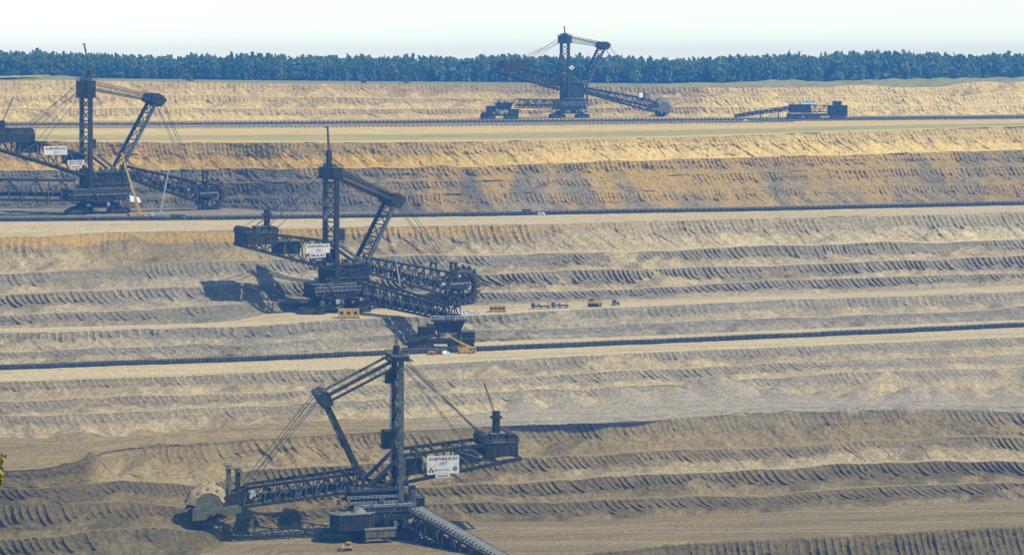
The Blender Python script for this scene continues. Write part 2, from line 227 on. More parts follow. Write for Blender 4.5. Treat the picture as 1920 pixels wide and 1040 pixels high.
 'T2b': ([1193.5,1193.5,1193.5,1193.5,1193.5,1193.5,1193.5,1193.5,1193.5,1193.5,1193.5,1193.5,1194.3,1196.7,1200.0,1203.3,1206.6,1209.9,1213.2,1216.6,1219.9,1223.3,1226.7,1230.1,1233.9,1238.2,1242.9,1247.6,1253.1,1260.3,1268.3,1276.2,1283.3,1288.8,1292.8,1296.8,1301.3,1305.4,1309.3,1313.2,1317.1,1321.1,1325.1,1329.1,1333.2,1337.8,1342.5,1347.3,1352.2,1357.0,1361.9,1366.8,1371.8,1376.8,1381.8,1386.9,1392.0,1397.2,1402.3,1407.6,1411.5,1412.8,1412.8,1412.8,1412.8,1412.8,1412.8,1412.8,1412.8,1412.8,1412.8,1412.8,1412.8],
   [53.0,53.0,53.0,53.0,53.0,53.0,53.0,53.0,53.0,53.0,53.0,53.0,53.0,53.0,53.0,53.0,53.0,53.0,53.0,53.0,53.0,53.0,53.0,53.0,53.0,53.0,53.0,53.0,53.0,53.0,53.0,53.0,53.0,53.0,53.0,53.0,53.0,53.0,53.0,53.0,53.0,53.0,53.0,53.0,53.0,53.0,53.0,53.0,53.0,53.0,53.0,53.0,53.0,53.0,53.0,53.0,53.0,53.0,53.0,53.0,53.0,53.0,53.0,53.0,53.0,53.0,53.0,53.0,53.0,53.0,53.0,53.0,53.0]),
 'c7': ([1203.2,1203.2,1203.2,1203.2,1203.2,1203.2,1203.2,1203.2,1203.2,1203.2,1203.2,1203.3,1204.2,1206.3,1209.1,1212.0,1215.0,1218.0,1221.1,1224.1,1227.2,1230.2,1233.3,1236.6,1240.7,1246.0,1252.2,1258.7,1265.2,1271.6,1277.8,1283.8,1289.1,1293.7,1297.8,1302.2,1307.2,1312.1,1316.8,1321.3,1325.8,1330.3,1335.0,1339.6,1344.4,1349.4,1354.5,1359.6,1364.5,1369.1,1373.6,1378.1,1382.5,1387.0,1391.6,1396.2,1401.4,1407.3,1413.7,1419.9,1424.4,1426.3,1426.6,1426.6,1426.6,1426.6,1426.6,1426.6,1426.6,1426.6,1426.6,1426.6,1426.6],
   [59.2,59.2,59.2,59.2,59.2,59.2,59.2,59.2,59.2,59.2,59.2,59.2,59.2,59.2,59.2,59.1,59.1,59.1,59.0,59.0,59.0,58.9,58.9,58.8,58.8,59.0,59.2,59.4,59.5,59.4,59.2,59.1,59.0,59.0,59.1,59.1,58.9,58.7,58.6,58.5,58.3,58.2,58.2,58.2,58.2,58.2,58.2,58.2,58.2,58.1,58.0,57.9,57.8,57.7,57.5,57.4,57.4,57.7,58.3,58.9,59.3,59.4,59.4,59.4,59.4,59.4,59.4,59.4,59.4,59.4,59.4,59.4,59.4]),
 'C2': ([1215.2,1215.2,1215.2,1215.2,1215.2,1215.2,1215.2,1215.2,1215.2,1215.2,1215.2,1215.2,1215.8,1217.9,1220.5,1223.2,1225.9,1228.7,1231.4,1234.1,1236.9,1239.7,1242.4,1245.2,1249.3,1255.9,1263.8,1271.8,1279.2,1284.9,1289.8,1294.1,1297.5,1300.5,1304.0,1308.9,1315.3,1322.0,1328.1,1334.0,1340.0,1345.9,1351.6,1357.3,1363.0,1368.8,1374.6,1380.5,1385.9,1390.5,1394.6,1398.7,1402.9,1407.2,1411.8,1416.8,1422.0,1427.2,1432.4,1437.7,1441.7,1443.0,1443.0,1443.0,1443.0,1443.0,1443.0,1443.0,1443.0,1443.0,1443.0,1443.0,1443.0],
   [67.0,67.0,67.0,67.0,67.0,67.0,67.0,67.0,67.0,67.0,67.0,67.0,67.0,67.0,67.0,67.0,67.0,67.0,67.0,67.0,67.0,67.0,67.0,67.0,67.0,67.0,67.0,67.0,67.0,67.0,67.0,67.0,67.0,67.0,67.0,67.0,67.0,67.0,67.0,67.0,67.0,67.0,67.0,67.0,67.0,67.0,67.0,67.0,67.0,67.0,67.0,67.0,67.0,67.0,67.0,67.0,67.0,67.0,67.0,67.0,67.0,67.0,67.0,67.0,67.0,67.0,67.0,67.0,67.0,67.0,67.0,67.0,67.0]),
 'T2': ([1237.7,1237.7,1237.7,1237.7,1237.7,1237.7,1237.7,1237.7,1237.7,1237.7,1237.7,1237.7,1238.3,1239.9,1242.0,1244.1,1246.3,1248.5,1251.0,1254.3,1258.0,1261.7,1265.4,1275.4,1298.3,1321.9,1333.4,1338.6,1344.0,1348.8,1352.1,1353.9,1355.1,1356.3,1357.9,1360.7,1364.6,1369.0,1373.4,1377.8,1382.3,1386.8,1391.4,1396.3,1401.8,1407.5,1413.3,1418.7,1423.3,1427.5,1431.7,1435.9,1440.1,1444.6,1450.0,1456.2,1462.8,1469.4,1476.1,1482.8,1487.9,1489.6,1489.6,1489.6,1489.6,1489.6,1489.6,1489.6,1489.6,1489.6,1489.6,1489.6,1489.6],
   [67.0,67.0,67.0,67.0,67.0,67.0,67.0,67.0,67.0,67.0,67.0,67.0,67.0,67.0,67.0,67.0,67.0,67.0,67.0,67.0,67.0,67.0,67.0,67.0,67.0,67.0,67.0,67.0,67.0,67.0,67.0,67.0,67.0,67.0,67.0,67.0,67.0,67.0,67.0,67.0,67.0,67.0,67.0,67.0,67.0,67.0,67.0,67.0,67.0,67.0,67.0,67.0,67.0,67.0,67.0,67.0,67.0,67.0,67.0,67.0,67.0,67.0,67.0,67.0,67.0,67.0,67.0,67.0,67.0,67.0,67.0,67.0,67.0]),
 'c8': ([1247.7,1247.7,1247.7,1247.7,1247.7,1247.7,1247.7,1247.7,1247.7,1247.7,1247.7,1247.8,1248.6,1250.4,1252.9,1256.2,1259.7,1263.1,1266.4,1270.3,1274.6,1278.9,1284.3,1294.2,1310.0,1326.5,1337.8,1344.4,1349.6,1354.4,1358.0,1360.4,1362.4,1364.3,1366.7,1369.7,1373.5,1377.7,1382.1,1386.5,1391.0,1395.6,1400.4,1405.5,1411.0,1416.8,1422.6,1428.1,1432.8,1437.1,1441.3,1445.5,1449.9,1454.5,1459.9,1465.9,1472.3,1478.8,1485.4,1491.6,1496.3,1498.3,1498.7,1498.7,1498.7,1498.7,1498.7,1498.7,1498.7,1498.7,1498.7,1498.7,1498.7],
   [72.5,72.5,72.5,72.5,72.5,72.5,72.5,72.5,72.5,72.5,72.5,72.5,72.5,72.6,72.8,72.9,72.9,73.0,73.2,73.4,73.7,74.0,74.2,74.0,73.1,72.1,71.6,71.7,71.8,72.0,72.2,72.4,72.7,72.9,73.1,73.2,73.3,73.3,73.3,73.3,73.4,73.4,73.4,73.4,73.4,73.5,73.6,73.6,73.7,73.7,73.7,73.7,73.7,73.7,73.7,73.8,73.8,73.8,73.7,73.8,73.8,73.8,73.7,73.7,73.7,73.7,73.7,73.7,73.7,73.7,73.7,73.7,73.7]),
 'c9': ([1263.7,1263.7,1263.7,1263.7,1263.7,1263.7,1263.7,1263.7,1263.7,1263.7,1263.7,1263.8,1264.7,1266.8,1270.1,1274.8,1280.5,1285.5,1289.6,1293.5,1297.6,1301.8,1306.8,1315.1,1328.0,1341.4,1350.9,1356.9,1362.0,1366.5,1370.3,1373.3,1376.0,1378.7,1381.7,1385.1,1388.9,1393.0,1397.0,1400.9,1404.9,1409.1,1413.6,1418.6,1424.3,1430.5,1436.6,1442.3,1447.2,1451.5,1455.8,1460.0,1464.4,1469.1,1474.3,1480.1,1486.3,1492.6,1498.9,1504.9,1509.4,1511.4,1511.7,1511.7,1511.7,1511.7,1511.7,1511.7,1511.7,1511.7,1511.7,1511.7,1511.7],
   [81.2,81.2,81.2,81.2,81.2,81.2,81.2,81.2,81.2,81.2,81.2,81.2,81.3,81.6,81.9,82.1,82.1,82.3,82.6,82.8,83.1,83.3,83.5,83.4,82.9,82.2,81.9,81.9,82.0,82.2,82.5,82.8,83.2,83.6,84.0,84.2,84.2,84.2,84.0,83.8,83.6,83.3,83.0,82.8,82.8,83.1,83.3,83.5,83.6,83.7,83.8,83.8,83.9,83.9,83.9,83.8,83.7,83.6,83.6,83.5,83.4,83.4,83.4,83.4,83.4,83.4,83.4,83.4,83.4,83.4,83.4,83.4,83.4]),
 'c10': ([1283.8,1283.8,1283.8,1283.8,1283.8,1283.8,1283.8,1283.8,1283.8,1283.8,1283.8,1283.9,1284.9,1287.2,1291.2,1297.6,1305.6,1313.1,1319.4,1323.7,1327.1,1330.5,1334.4,1340.3,1349.1,1358.5,1365.9,1371.3,1376.0,1380.2,1383.9,1387.0,1390.0,1393.0,1396.0,1399.3,1402.7,1406.5,1410.5,1414.6,1418.8,1423.4,1428.3,1433.8,1439.8,1446.1,1452.5,1458.2,1463.0,1467.3,1471.5,1475.6,1479.9,1484.4,1489.6,1495.3,1501.4,1507.5,1513.7,1519.6,1524.0,1525.9,1526.3,1526.3,1526.3,1526.3,1526.3,1526.3,1526.3,1526.3,1526.3,1526.3,1526.3],
   [92.3,92.3,92.3,92.3,92.3,92.3,92.3,92.3,92.3,92.3,92.3,92.3,92.3,92.7,93.0,93.2,93.2,93.7,94.7,95.1,95.1,95.0,95.0,94.7,94.3,93.9,93.7,93.7,93.7,93.7,93.8,94.0,94.1,94.3,94.4,94.3,94.1,93.9,93.8,93.8,93.7,93.7,93.6,93.6,93.8,94.0,94.3,94.6,94.7,94.6,94.6,94.6,94.6,94.6,94.6,94.5,94.4,94.4,94.3,94.2,94.2,94.2,94.1,94.1,94.1,94.1,94.1,94.1,94.1,94.1,94.1,94.1,94.1]),
 'C1': ([1316.1,1316.1,1316.1,1316.1,1316.1,1316.1,1316.1,1316.1,1316.1,1316.1,1316.1,1316.1,1316.8,1318.9,1321.7,1330.3,1344.8,1353.8,1357.1,1360.5,1363.9,1367.2,1370.7,1374.1,1377.8,1382.1,1386.8,1391.4,1395.8,1399.7,1403.2,1406.8,1410.4,1414.0,1417.7,1421.3,1425.1,1428.9,1432.9,1436.9,1440.9,1445.4,1450.9,1456.8,1462.8,1468.9,1475.0,1480.7,1485.3,1489.4,1493.5,1497.7,1501.9,1506.3,1511.4,1517.2,1523.2,1529.3,1535.4,1541.5,1546.2,1547.8,1547.8,1547.8,1547.8,1547.8,1547.8,1547.8,1547.8,1547.8,1547.8,1547.8,1547.8],
   [110.0,110.0,110.0,110.0,110.0,110.0,110.0,110.0,110.0,110.0,110.0,110.0,110.0,110.0,110.0,110.0,110.0,110.0,110.0,110.0,110.0,110.0,110.0,110.0,110.0,110.0,110.0,110.0,110.0,110.0,110.0,110.0,110.0,110.0,110.0,110.0,110.0,110.0,110.0,110.0,110.0,110.0,110.0,110.0,110.0,110.0,110.0,110.0,110.0,110.0,110.0,110.0,110.0,110.0,110.0,110.0,110.0,110.0,110.0,110.0,110.0,110.0,110.0,110.0,110.0,110.0,110.0,110.0,110.0,110.0,110.0,110.0,110.0]),
 'V1': ([1450.0,1450.0,1450.0,1450.0,1450.0,1450.0,1450.0,1450.0,1450.0,1450.0,1450.0,1450.0,1450.4,1451.7,1453.4,1455.1,1456.8,1458.5,1460.2,1462.0,1463.7,1465.4,1467.2,1468.9,1471.0,1473.7,1476.8,1479.9,1483.0,1486.1,1489.2,1492.3,1495.5,1498.6,1501.8,1505.0,1508.6,1512.8,1517.4,1522.1,1526.8,1531.5,1535.9,1539.7,1543.1,1546.6,1550.1,1554.0,1559.0,1564.4,1569.9,1575.4,1581.0,1586.6,1592.3,1597.9,1603.7,1609.4,1615.2,1621.1,1625.5,1627.0,1627.0,1627.0,1627.0,1627.0,1627.0,1627.0,1627.0,1627.0,1627.0,1627.0,1627.0],
   [110.0,110.0,110.0,110.0,110.0,110.0,110.0,110.0,110.0,110.0,110.0,110.0,110.0,110.0,110.0,110.0,110.0,110.0,110.0,110.0,110.0,110.0,110.0,110.0,110.0,110.0,110.0,110.0,110.0,110.0,110.0,110.0,110.0,110.0,110.0,110.0,110.0,110.0,110.0,110.0,110.0,110.0,110.0,110.0,110.0,110.0,110.0,110.0,110.0,110.0,110.0,110.0,110.0,110.0,110.0,110.0,110.0,110.0,110.0,110.0,110.0,110.0,110.0,110.0,110.0,110.0,110.0,110.0,110.0,110.0,110.0,110.0,110.0]),
 'T1': ([1589.4,1589.4,1589.4,1589.4,1589.4,1589.4,1589.4,1589.4,1589.4,1589.4,1589.4,1589.4,1589.4,1589.4,1589.4,1589.4,1589.4,1589.4,1589.7,1590.7,1592.0,1593.3,1593.1,1585.9,1568.8,1553.0,1547.8,1547.8,1547.8,1547.8,1547.8,1547.8,1547.8,1547.8,1548.3,1550.7,1554.7,1559.4,1564.2,1568.9,1573.7,1578.5,1583.3,1588.2,1593.1,1598.0,1603.0,1607.9,1612.8,1617.7,1622.6,1627.5,1632.4,1637.4,1642.4,1647.4,1652.5,1657.6,1662.7,1667.9,1671.8,1673.1,1673.1,1673.1,1673.1,1673.1,1673.1,1673.1,1673.1,1673.1,1673.1,1673.1,1673.1],
   [110.0,110.0,110.0,110.0,110.0,110.0,110.0,110.0,110.0,110.0,110.0,110.0,110.0,110.0,110.0,110.0,110.0,110.0,110.0,110.0,110.0,110.0,110.0,110.0,110.0,110.0,110.0,110.0,110.0,110.0,110.0,110.0,110.0,110.0,110.0,110.0,110.0,110.0,110.0,110.0,110.0,110.0,110.0,110.0,110.0,110.0,110.0,110.0,110.0,110.0,110.0,110.0,110.0,110.0,110.0,110.0,110.0,110.0,110.0,110.0,110.0,110.0,110.0,110.0,110.0,110.0,110.0,110.0,110.0,110.0,110.0,110.0,110.0]),
 'c11': ([1597.9,1597.9,1597.9,1597.9,1597.9,1597.9,1597.9,1597.9,1597.9,1597.9,1597.9,1597.9,1597.9,1598.0,1598.1,1598.2,1598.2,1598.4,1598.9,1599.8,1601.0,1601.8,1600.3,1593.1,1580.3,1568.4,1562.5,1561.4,1561.6,1561.9,1562.1,1562.4,1562.7,1563.2,1564.3,1566.8,1570.6,1575.2,1580.0,1584.9,1589.7,1594.6,1599.6,1604.6,1609.6,1614.6,1619.7,1624.7,1629.7,1634.7,1639.7,1644.8,1649.9,1655.0,1660.1,1665.3,1670.5,1675.7,1681.0,1685.9,1689.5,1691.2,1691.6,1691.6,1691.6,1691.6,1691.6,1691.6,1691.6,1691.6,1691.6,1691.6,1691.6],
   [116.1,116.1,116.1,116.1,116.1,116.1,116.1,116.1,116.1,116.1,116.1,116.1,116.1,116.2,116.2,116.3,116.4,116.4,116.5,116.5,116.5,116.5,116.6,117.1,118.0,118.9,119.5,119.7,119.9,120.2,120.4,120.6,120.8,121.0,121.1,121.2,121.3,121.3,121.4,121.5,121.5,121.6,121.7,121.8,121.8,121.9,122.0,122.1,122.2,122.3,122.4,122.5,122.6,122.6,122.7,122.8,122.9,123.0,123.1,123.3,123.3,123.4,123.3,123.3,123.3,123.3,123.3,123.3,123.3,123.3,123.3,123.3,123.3]),
 'c12': ([1610.8,1610.8,1610.8,1610.8,1610.8,1610.8,1610.8,1610.8,1610.8,1610.8,1610.8,1610.8,1610.8,1611.0,1611.1,1611.3,1611.5,1611.8,1612.3,1613.3,1614.6,1615.4,1613.8,1606.5,1594.0,1582.1,1576.0,1574.6,1574.6,1574.8,1575.0,1575.2,1575.4,1575.8,1577.0,1579.5,1583.4,1588.1,1593.1,1598.1,1603.1,1608.2,1613.4,1618.5,1623.7,1628.9,1634.1,1639.3,1644.4,1649.5,1654.5,1659.6,1664.8,1669.9,1675.1,1680.3,1685.6,1690.9,1696.2,1701.1,1704.7,1706.5,1706.9,1706.9,1706.9,1706.9,1706.9,1706.9,1706.9,1706.9,1706.9,1706.9,1706.9],
   [125.4,125.4,125.4,125.4,125.4,125.4,125.4,125.4,125.4,125.4,125.4,125.4,125.4,125.5,125.6,125.8,125.9,126.0,126.1,126.2,126.3,126.4,126.6,127.1,127.8,128.5,129.0,129.2,129.3,129.5,129.6,129.8,129.9,130.0,130.2,130.3,130.4,130.6,130.8,131.0,131.2,131.4,131.6,131.8,132.0,132.2,132.4,132.6,132.8,132.9,133.0,133.2,133.3,133.4,133.6,133.7,133.8,134.0,134.1,134.2,134.4,134.4,134.4,134.4,134.4,134.4,134.4,134.4,134.4,134.4,134.4,134.4,134.4]),
 'c13': ([1623.9,1623.9,1623.9,1623.9,1623.9,1623.9,1623.9,1623.9,1623.9,1623.9,1623.9,1623.9,1623.9,1623.9,1623.9,1623.9,1623.9,1624.0,1624.4,1625.2,1626.3,1626.9,1624.9,1617.4,1605.0,1593.3,1587.1,1585.4,1585.4,1585.6,1585.8,1586.0,1586.5,1587.4,1589.1,1592.0,1596.2,1600.9,1605.9,1610.9,1615.9,1620.9,1626.0,1631.1,1636.3,1641.4,1646.6,1651.8,1657.1,1662.4,1667.7,1673.0,1678.4,1683.8,1689.2,1694.7,1700.2,1705.7,1711.2,1716.4,1720.2,1722.0,1722.5,1722.5,1722.5,1722.5,1722.5,1722.5,1722.5,1722.5,1722.5,1722.5,1722.5],
   [134.8,134.8,134.8,134.8,134.8,134.8,134.8,134.8,134.8,134.8,134.8,134.8,134.8,134.8,134.8,134.8,134.8,134.8,134.8,134.8,134.7,134.7,134.8,135.1,135.8,136.4,136.8,137.0,137.1,137.2,137.4,137.5,137.9,138.3,138.8,139.3,139.6,139.9,140.0,140.2,140.4,140.5,140.7,140.9,141.1,141.2,141.4,141.6,141.9,142.2,142.5,142.8,143.1,143.4,143.7,144.0,144.3,144.6,145.0,145.3,145.6,145.6,145.6,145.6,145.6,145.6,145.6,145.6,145.6,145.6,145.6,145.6,145.6]),
 'C3': ([1650.7,1650.7,1650.7,1650.7,1650.7,1650.7,1650.7,1650.7,1650.7,1650.7,1650.7,1650.7,1650.7,1650.6,1650.4,1650.3,1650.1,1650.1,1650.3,1651.0,1652.0,1652.7,1651.1,1643.5,1629.8,1616.8,1610.6,1609.3,1609.3,1609.5,1609.7,1609.9,1610.0,1610.4,1611.4,1613.8,1617.7,1622.4,1627.4,1632.3,1637.3,1642.4,1647.5,1652.7,1658.0,1663.4,1668.8,1674.1,1679.5,1684.9,1690.4,1695.8,1701.3,1706.8,1712.3,1717.7,1723.2,1728.7,1734.2,1739.5,1743.4,1745.1,1745.4,1745.4,1745.4,1745.4,1745.4,1745.4,1745.4,1745.4,1745.4,1745.4,1745.4],
   [154.1,154.1,154.1,154.1,154.1,154.1,154.1,154.1,154.1,154.1,154.1,154.1,154.1,154.0,153.9,153.8,153.7,153.6,153.5,153.3,153.2,153.1,153.0,153.2,153.7,154.1,154.3,154.3,154.3,154.4,154.6,154.7,154.8,155.0,155.1,155.1,155.2,155.3,155.5,155.7,155.8,156.0,156.2,156.4,156.7,157.0,157.4,157.7,158.0,158.4,158.8,159.2,159.6,160.0,160.3,160.6,160.9,161.2,161.5,161.8,162.0,162.1,162.1,162.1,162.1,162.1,162.1,162.1,162.1,162.1,162.1,162.1,162.1]),
 'V3b': ([1924.8,1924.8,1924.8,1924.8,1924.8,1924.8,1924.8,1924.8,1924.8,1924.8,1924.8,1924.8,1925.5,1927.6,1930.5,1933.3,1936.2,1939.1,1942.0,1944.9,1947.8,1950.7,1953.6,1956.5,1960.2,1965.4,1971.3,1977.3,1983.3,1989.3,1995.4,2001.5,2007.7,2013.9,2020.1,2026.4,2033.5,2042.3,2051.9,2061.6,2071.5,2081.4,2091.4,2101.5,2111.7,2122.0,2132.4,2142.5,2151.8,2160.9,2170.0,2179.2,2188.5,2197.8,2207.3,2216.8,2226.4,2236.1,2245.9,2255.7,2263.1,2265.6,2265.6,2265.6,2265.6,2265.6,2265.6,2265.6,2265.6,2265.6,2265.6,2265.6,2265.6],
   [155.0,155.0,155.0,155.0,155.0,155.0,155.0,155.0,155.0,155.0,155.0,155.0,155.0,155.0,155.0,155.0,155.0,155.0,155.0,155.0,155.0,155.0,155.0,155.0,155.0,155.0,155.0,155.0,155.0,155.0,155.0,155.0,155.0,155.0,155.0,155.0,155.0,155.0,155.0,155.0,155.0,155.0,155.0,155.0,155.0,155.0,155.0,155.0,155.0,155.0,155.0,155.0,155.0,155.0,155.0,155.0,155.0,155.0,155.0,155.0,155.0,155.0,155.0,155.0,155.0,155.0,155.0,155.0,155.0,155.0,155.0,155.0,155.0]),
 'V3': ([2032.7,2032.7,2032.7,2032.7,2032.7,2032.7,2032.7,2032.7,2032.7,2032.7,2032.7,2032.7,2033.5,2035.9,2039.1,2042.3,2045.5,2048.7,2051.9,2055.1,2058.4,2061.6,2064.9,2068.1,2072.3,2078.0,2084.7,2091.4,2098.1,2104.8,2111.7,2118.5,2125.4,2132.4,2139.4,2146.4,2153.2,2159.3,2165.2,2171.1,2177.0,2182.9,2188.9,2195.0,2201.0,2207.1,2213.2,2220.0,2228.1,2237.0,2245.8,2254.8,2263.8,2272.9,2282.1,2291.3,2300.7,2310.1,2319.5,2329.1,2336.3,2338.7,2338.7,2338.7,2338.7,2338.7,2338.7,2338.7,2338.7,2338.7,2338.7,2338.7,2338.7],
   [155.0,155.0,155.0,155.0,155.0,155.0,155.0,155.0,155.0,155.0,155.0,155.0,155.0,155.0,155.0,155.0,155.0,155.0,155.0,155.0,155.0,155.0,155.0,155.0,155.0,155.0,155.0,155.0,155.0,155.0,155.0,155.0,155.0,155.0,155.0,155.0,155.0,155.0,155.0,155.0,155.0,155.0,155.0,155.0,155.0,155.0,155.0,155.0,155.0,155.0,155.0,155.0,155.0,155.0,155.0,155.0,155.0,155.0,155.0,155.0,155.0,155.0,155.0,155.0,155.0,155.0,155.0,155.0,155.0,155.0,155.0,155.0,155.0]),
 'T3': ([2197.0,2197.0,2197.0,2197.0,2197.0,2197.0,2197.0,2197.0,2197.0,2197.0,2197.0,2197.0,2198.8,2204.4,2211.9,2219.4,2227.0,2234.6,2242.3,2250.0,2257.8,2265.6,2273.5,2281.5,2290.5,2301.6,2313.9,2326.2,2338.7,2351.4,2364.2,2377.1,2390.1,2403.4,2416.7,2430.2,2440.4,2443.8,2443.8,2443.8,2443.8,2443.8,2443.8,2443.8,2443.8,2443.8,2443.8,2446.5,2454.5,2465.1,2475.9,2486.8,2497.8,2508.9,2520.1,2531.4,2542.7,2554.2,2565.8,2577.5,2586.3,2589.3,2589.3,2589.3,2589.3,2589.3,2589.3,2589.3,2589.3,2589.3,2589.3,2589.3,2589.3],
   [155.0,155.0,155.0,155.0,155.0,155.0,155.0,155.0,155.0,155.0,155.0,155.0,155.0,155.0,155.0,155.0,155.0,155.0,155.0,155.0,155.0,155.0,155.0,155.0,155.0,155.0,155.0,155.0,155.0,155.0,155.0,155.0,155.0,155.0,155.0,155.0,155.0,155.0,155.0,155.0,155.0,155.0,155.0,155.0,155.0,155.0,155.0,155.0,155.0,155.0,155.0,155.0,155.0,155.0,155.0,155.0,155.0,155.0,155.0,155.0,155.0,155.0,155.0,155.0,155.0,155.0,155.0,155.0,155.0,155.0,155.0,155.0,155.0]),
 'c14': ([2214.8,2214.8,2214.8,2214.8,2214.8,2214.8,2214.8,2214.8,2214.8,2214.8,2214.8,2215.4,2217.7,2222.7,2229.4,2236.7,2244.1,2251.6,2259.1,2266.6,2274.3,2281.9,2289.6,2297.7,2306.8,2317.4,2329.0,2341.0,2353.1,2365.4,2377.9,2390.4,2403.1,2416.0,2428.9,2441.0,2450.0,2454.5,2455.8,2456.1,2456.4,2456.6,2456.9,2457.2,2457.5,2457.8,2458.9,2462.5,2469.8,2479.6,2490.3,2501.1,2512.1,2523.1,2534.2,2545.4,2556.8,2568.2,2579.7,2590.4,2598.3,2602.1,2603.0,2603.0,2603.0,2603.0,2603.0,2603.0,2603.0,2603.0,2603.0,2603.0,2603.0],
   [167.8,167.8,167.8,167.8,167.8,167.8,167.8,167.8,167.8,167.8,167.8,167.8,167.8,167.7,167.6,167.5,167.3,167.2,167.1,167.0,166.8,166.7,166.6,166.4,166.3,166.1,165.8,165.6,165.3,165.1,164.8,164.6,164.3,164.0,163.8,163.5,163.4,163.5,163.6,163.8,164.0,164.2,164.4,164.6,164.8,165.0,165.2,165.4,165.4,165.4,165.3,165.3,165.2,165.2,165.2,165.1,165.1,165.0,165.0,165.0,164.9,164.9,164.9,164.9,164.9,164.9,164.9,164.9,164.9,164.9,164.9,164.9,164.9]),
 'c15': ([2232.9,2232.9,2232.9,2232.9,2232.9,2232.9,2232.9,2232.9,2232.9,2232.9,2233.0,2233.7,2236.1,2240.8,2247.3,2254.5,2261.8,2269.1,2276.5,2283.9,2291.4,2299.0,2306.6,2314.6,2323.6,2334.0,2345.5,2357.3,2369.4,2381.6,2393.9,2406.4,2419.0,2431.7,2444.5,2456.2,2465.0,2469.5,2470.8,2471.1,2471.2,2471.4,2471.5,2471.7,2471.8,2472.0,2473.2,2476.8,2483.8,2493.5,2504.0,2514.8,2525.7,2536.6,2547.7,2558.9,2570.1,2581.5,2592.8,2603.3,2611.1,2614.9,2616.0,2616.1,2616.1,2616.1,2616.1,2616.1,2616.1,2616.1,2616.1,2616.1,2616.1],
   [180.9,180.9,180.9,180.9,180.9,180.9,180.9,180.9,180.9,180.9,180.9,180.9,180.8,180.7,180.5,180.3,180.0,179.8,179.6,179.4,179.2,179.0,178.8,178.5,178.3,178.0,177.7,177.4,177.0,176.7,176.4,176.0,175.7,175.4,175.0,174.7,174.5,174.4,174.5,174.6,174.7,174.8,174.9,175.0,175.1,175.2,175.3,175.4,175.4,175.3,175.2,175.1,175.0,174.9,174.9,174.8,174.7,174.6,174.5,174.4,174.4,174.3,174.3,174.3,174.3,174.3,174.3,174.3,174.3,174.3,174.3,174.3,174.3]),
 'C5': ([2252.0,2252.0,2252.0,2252.0,2252.0,2252.0,2252.0,2252.0,2252.0,2252.0,2252.0,2252.5,2254.8,2259.9,2266.9,2274.2,2281.4,2288.5,2295.6,2302.8,2310.0,2317.3,2324.7,2332.3,2341.1,2351.6,2363.2,2375.2,2387.4,2399.7,2412.1,2424.6,2437.3,2450.1,2463.1,2475.4,2484.3,2488.2,2488.7,2488.4,2488.0,2487.7,2487.3,2487.0,2486.6,2486.4,2487.0,2490.3,2497.6,2507.6,2518.3,2529.2,2540.1,2551.1,2562.2,2573.4,2584.8,2596.2,2607.7,2618.6,2626.6,2630.3,2631.0,2631.0,2631.0,2631.0,2631.0,2631.0,2631.0,2631.0,2631.0,2631.0,2631.0],
   [194.6,194.6,194.6,194.6,194.6,194.6,194.6,194.6,194.6,194.6,194.6,194.6,194.6,194.6,194.6,194.5,194.2,193.8,193.4,193.0,192.6,192.2,191.8,191.4,191.1,190.8,190.5,190.3,190.0,189.7,189.5,189.2,188.9,188.7,188.4,188.1,187.9,187.6,187.3,187.1,186.8,186.6,186.3,186.1,185.8,185.6,185.6,185.6,185.6,185.6,185.5,185.5,185.4,185.4,185.3,185.3,185.2,185.2,185.1,185.1,185.1,185.0,185.0,185.0,185.0,185.0,185.0,185.0,185.0,185.0,185.0,185.0,185.0]),
}
# ------------------------------------------------------------------ terrain: the stepped pit wall
XS = (np.arange(-480, 2401, 40.0) - 960.0) / FPX       # bearings (tangents) at which the bench lines were surveyed
SAND = np.array((.50, .40, .21)); TALUS = np.array((.385, .303, .155)); TAN = np.array((.25, .189, .08)); OCHRE = np.array((.48, .295, .06))
GREY = np.array((.125, .118, .088)); DARK = np.array((.078, .062, .028)); SPOIL = np.array((.32, .272, .18)); BROWN = np.array((.18, .135, .06))
PURP = np.array((.30, .213, .085)); OLIVE = np.array((.165, .126, .048)); GRASS = np.array((.25, .235, .085)); PEACH = np.array((.62, .445, .145)); MID = np.array((.225, .187, .115))
NEARBLACK = np.array((.028, .028, .030))

tanv = np.concatenate([np.linspace(-0.62, -0.245, 40), np.linspace(-0.238, 0.238, 1070), np.linspace(0.245, 0.62, 40)])
NC = len(tanv)
LN = {}
for k, (d, z) in LINES.items():
    d = np.interp(tanv, XS, d); z = np.interp(tanv, XS, z)
    if k[0] == 'c':                                      # inner crests wander
        w = np.clip(fbm(tanv * 16, tanv * 0, len(LN), 3) * 2.4 + fbm(tanv * 70, tanv * 0, len(LN) + 50, 3) * 1.0, -2.5, 2.5)
        d = d + w * 0.9; z = z + w * 0.75
    elif k[0] == 'C':
        d = d + fbm(tanv * 22, tanv * 0, len(LN), 3) * 3.0 + fbm(tanv * 120, tanv * 0, len(LN) + 50, 2) * 1.2
    LN[k] = (d, z)
PX = tanv * FPX + 960.0                                 # bearing as a convenient left-to-right coordinate for soil zones

rowsD, rowsZ, rowsC = [], [], []
def emit(D, Z, Col): rowsD.append(D); rowsZ.append(Z); rowsC.append(Col)

def mix(a, b, t):
    t = np.asarray(t)[..., None]; return a * (1 - t) + b * t

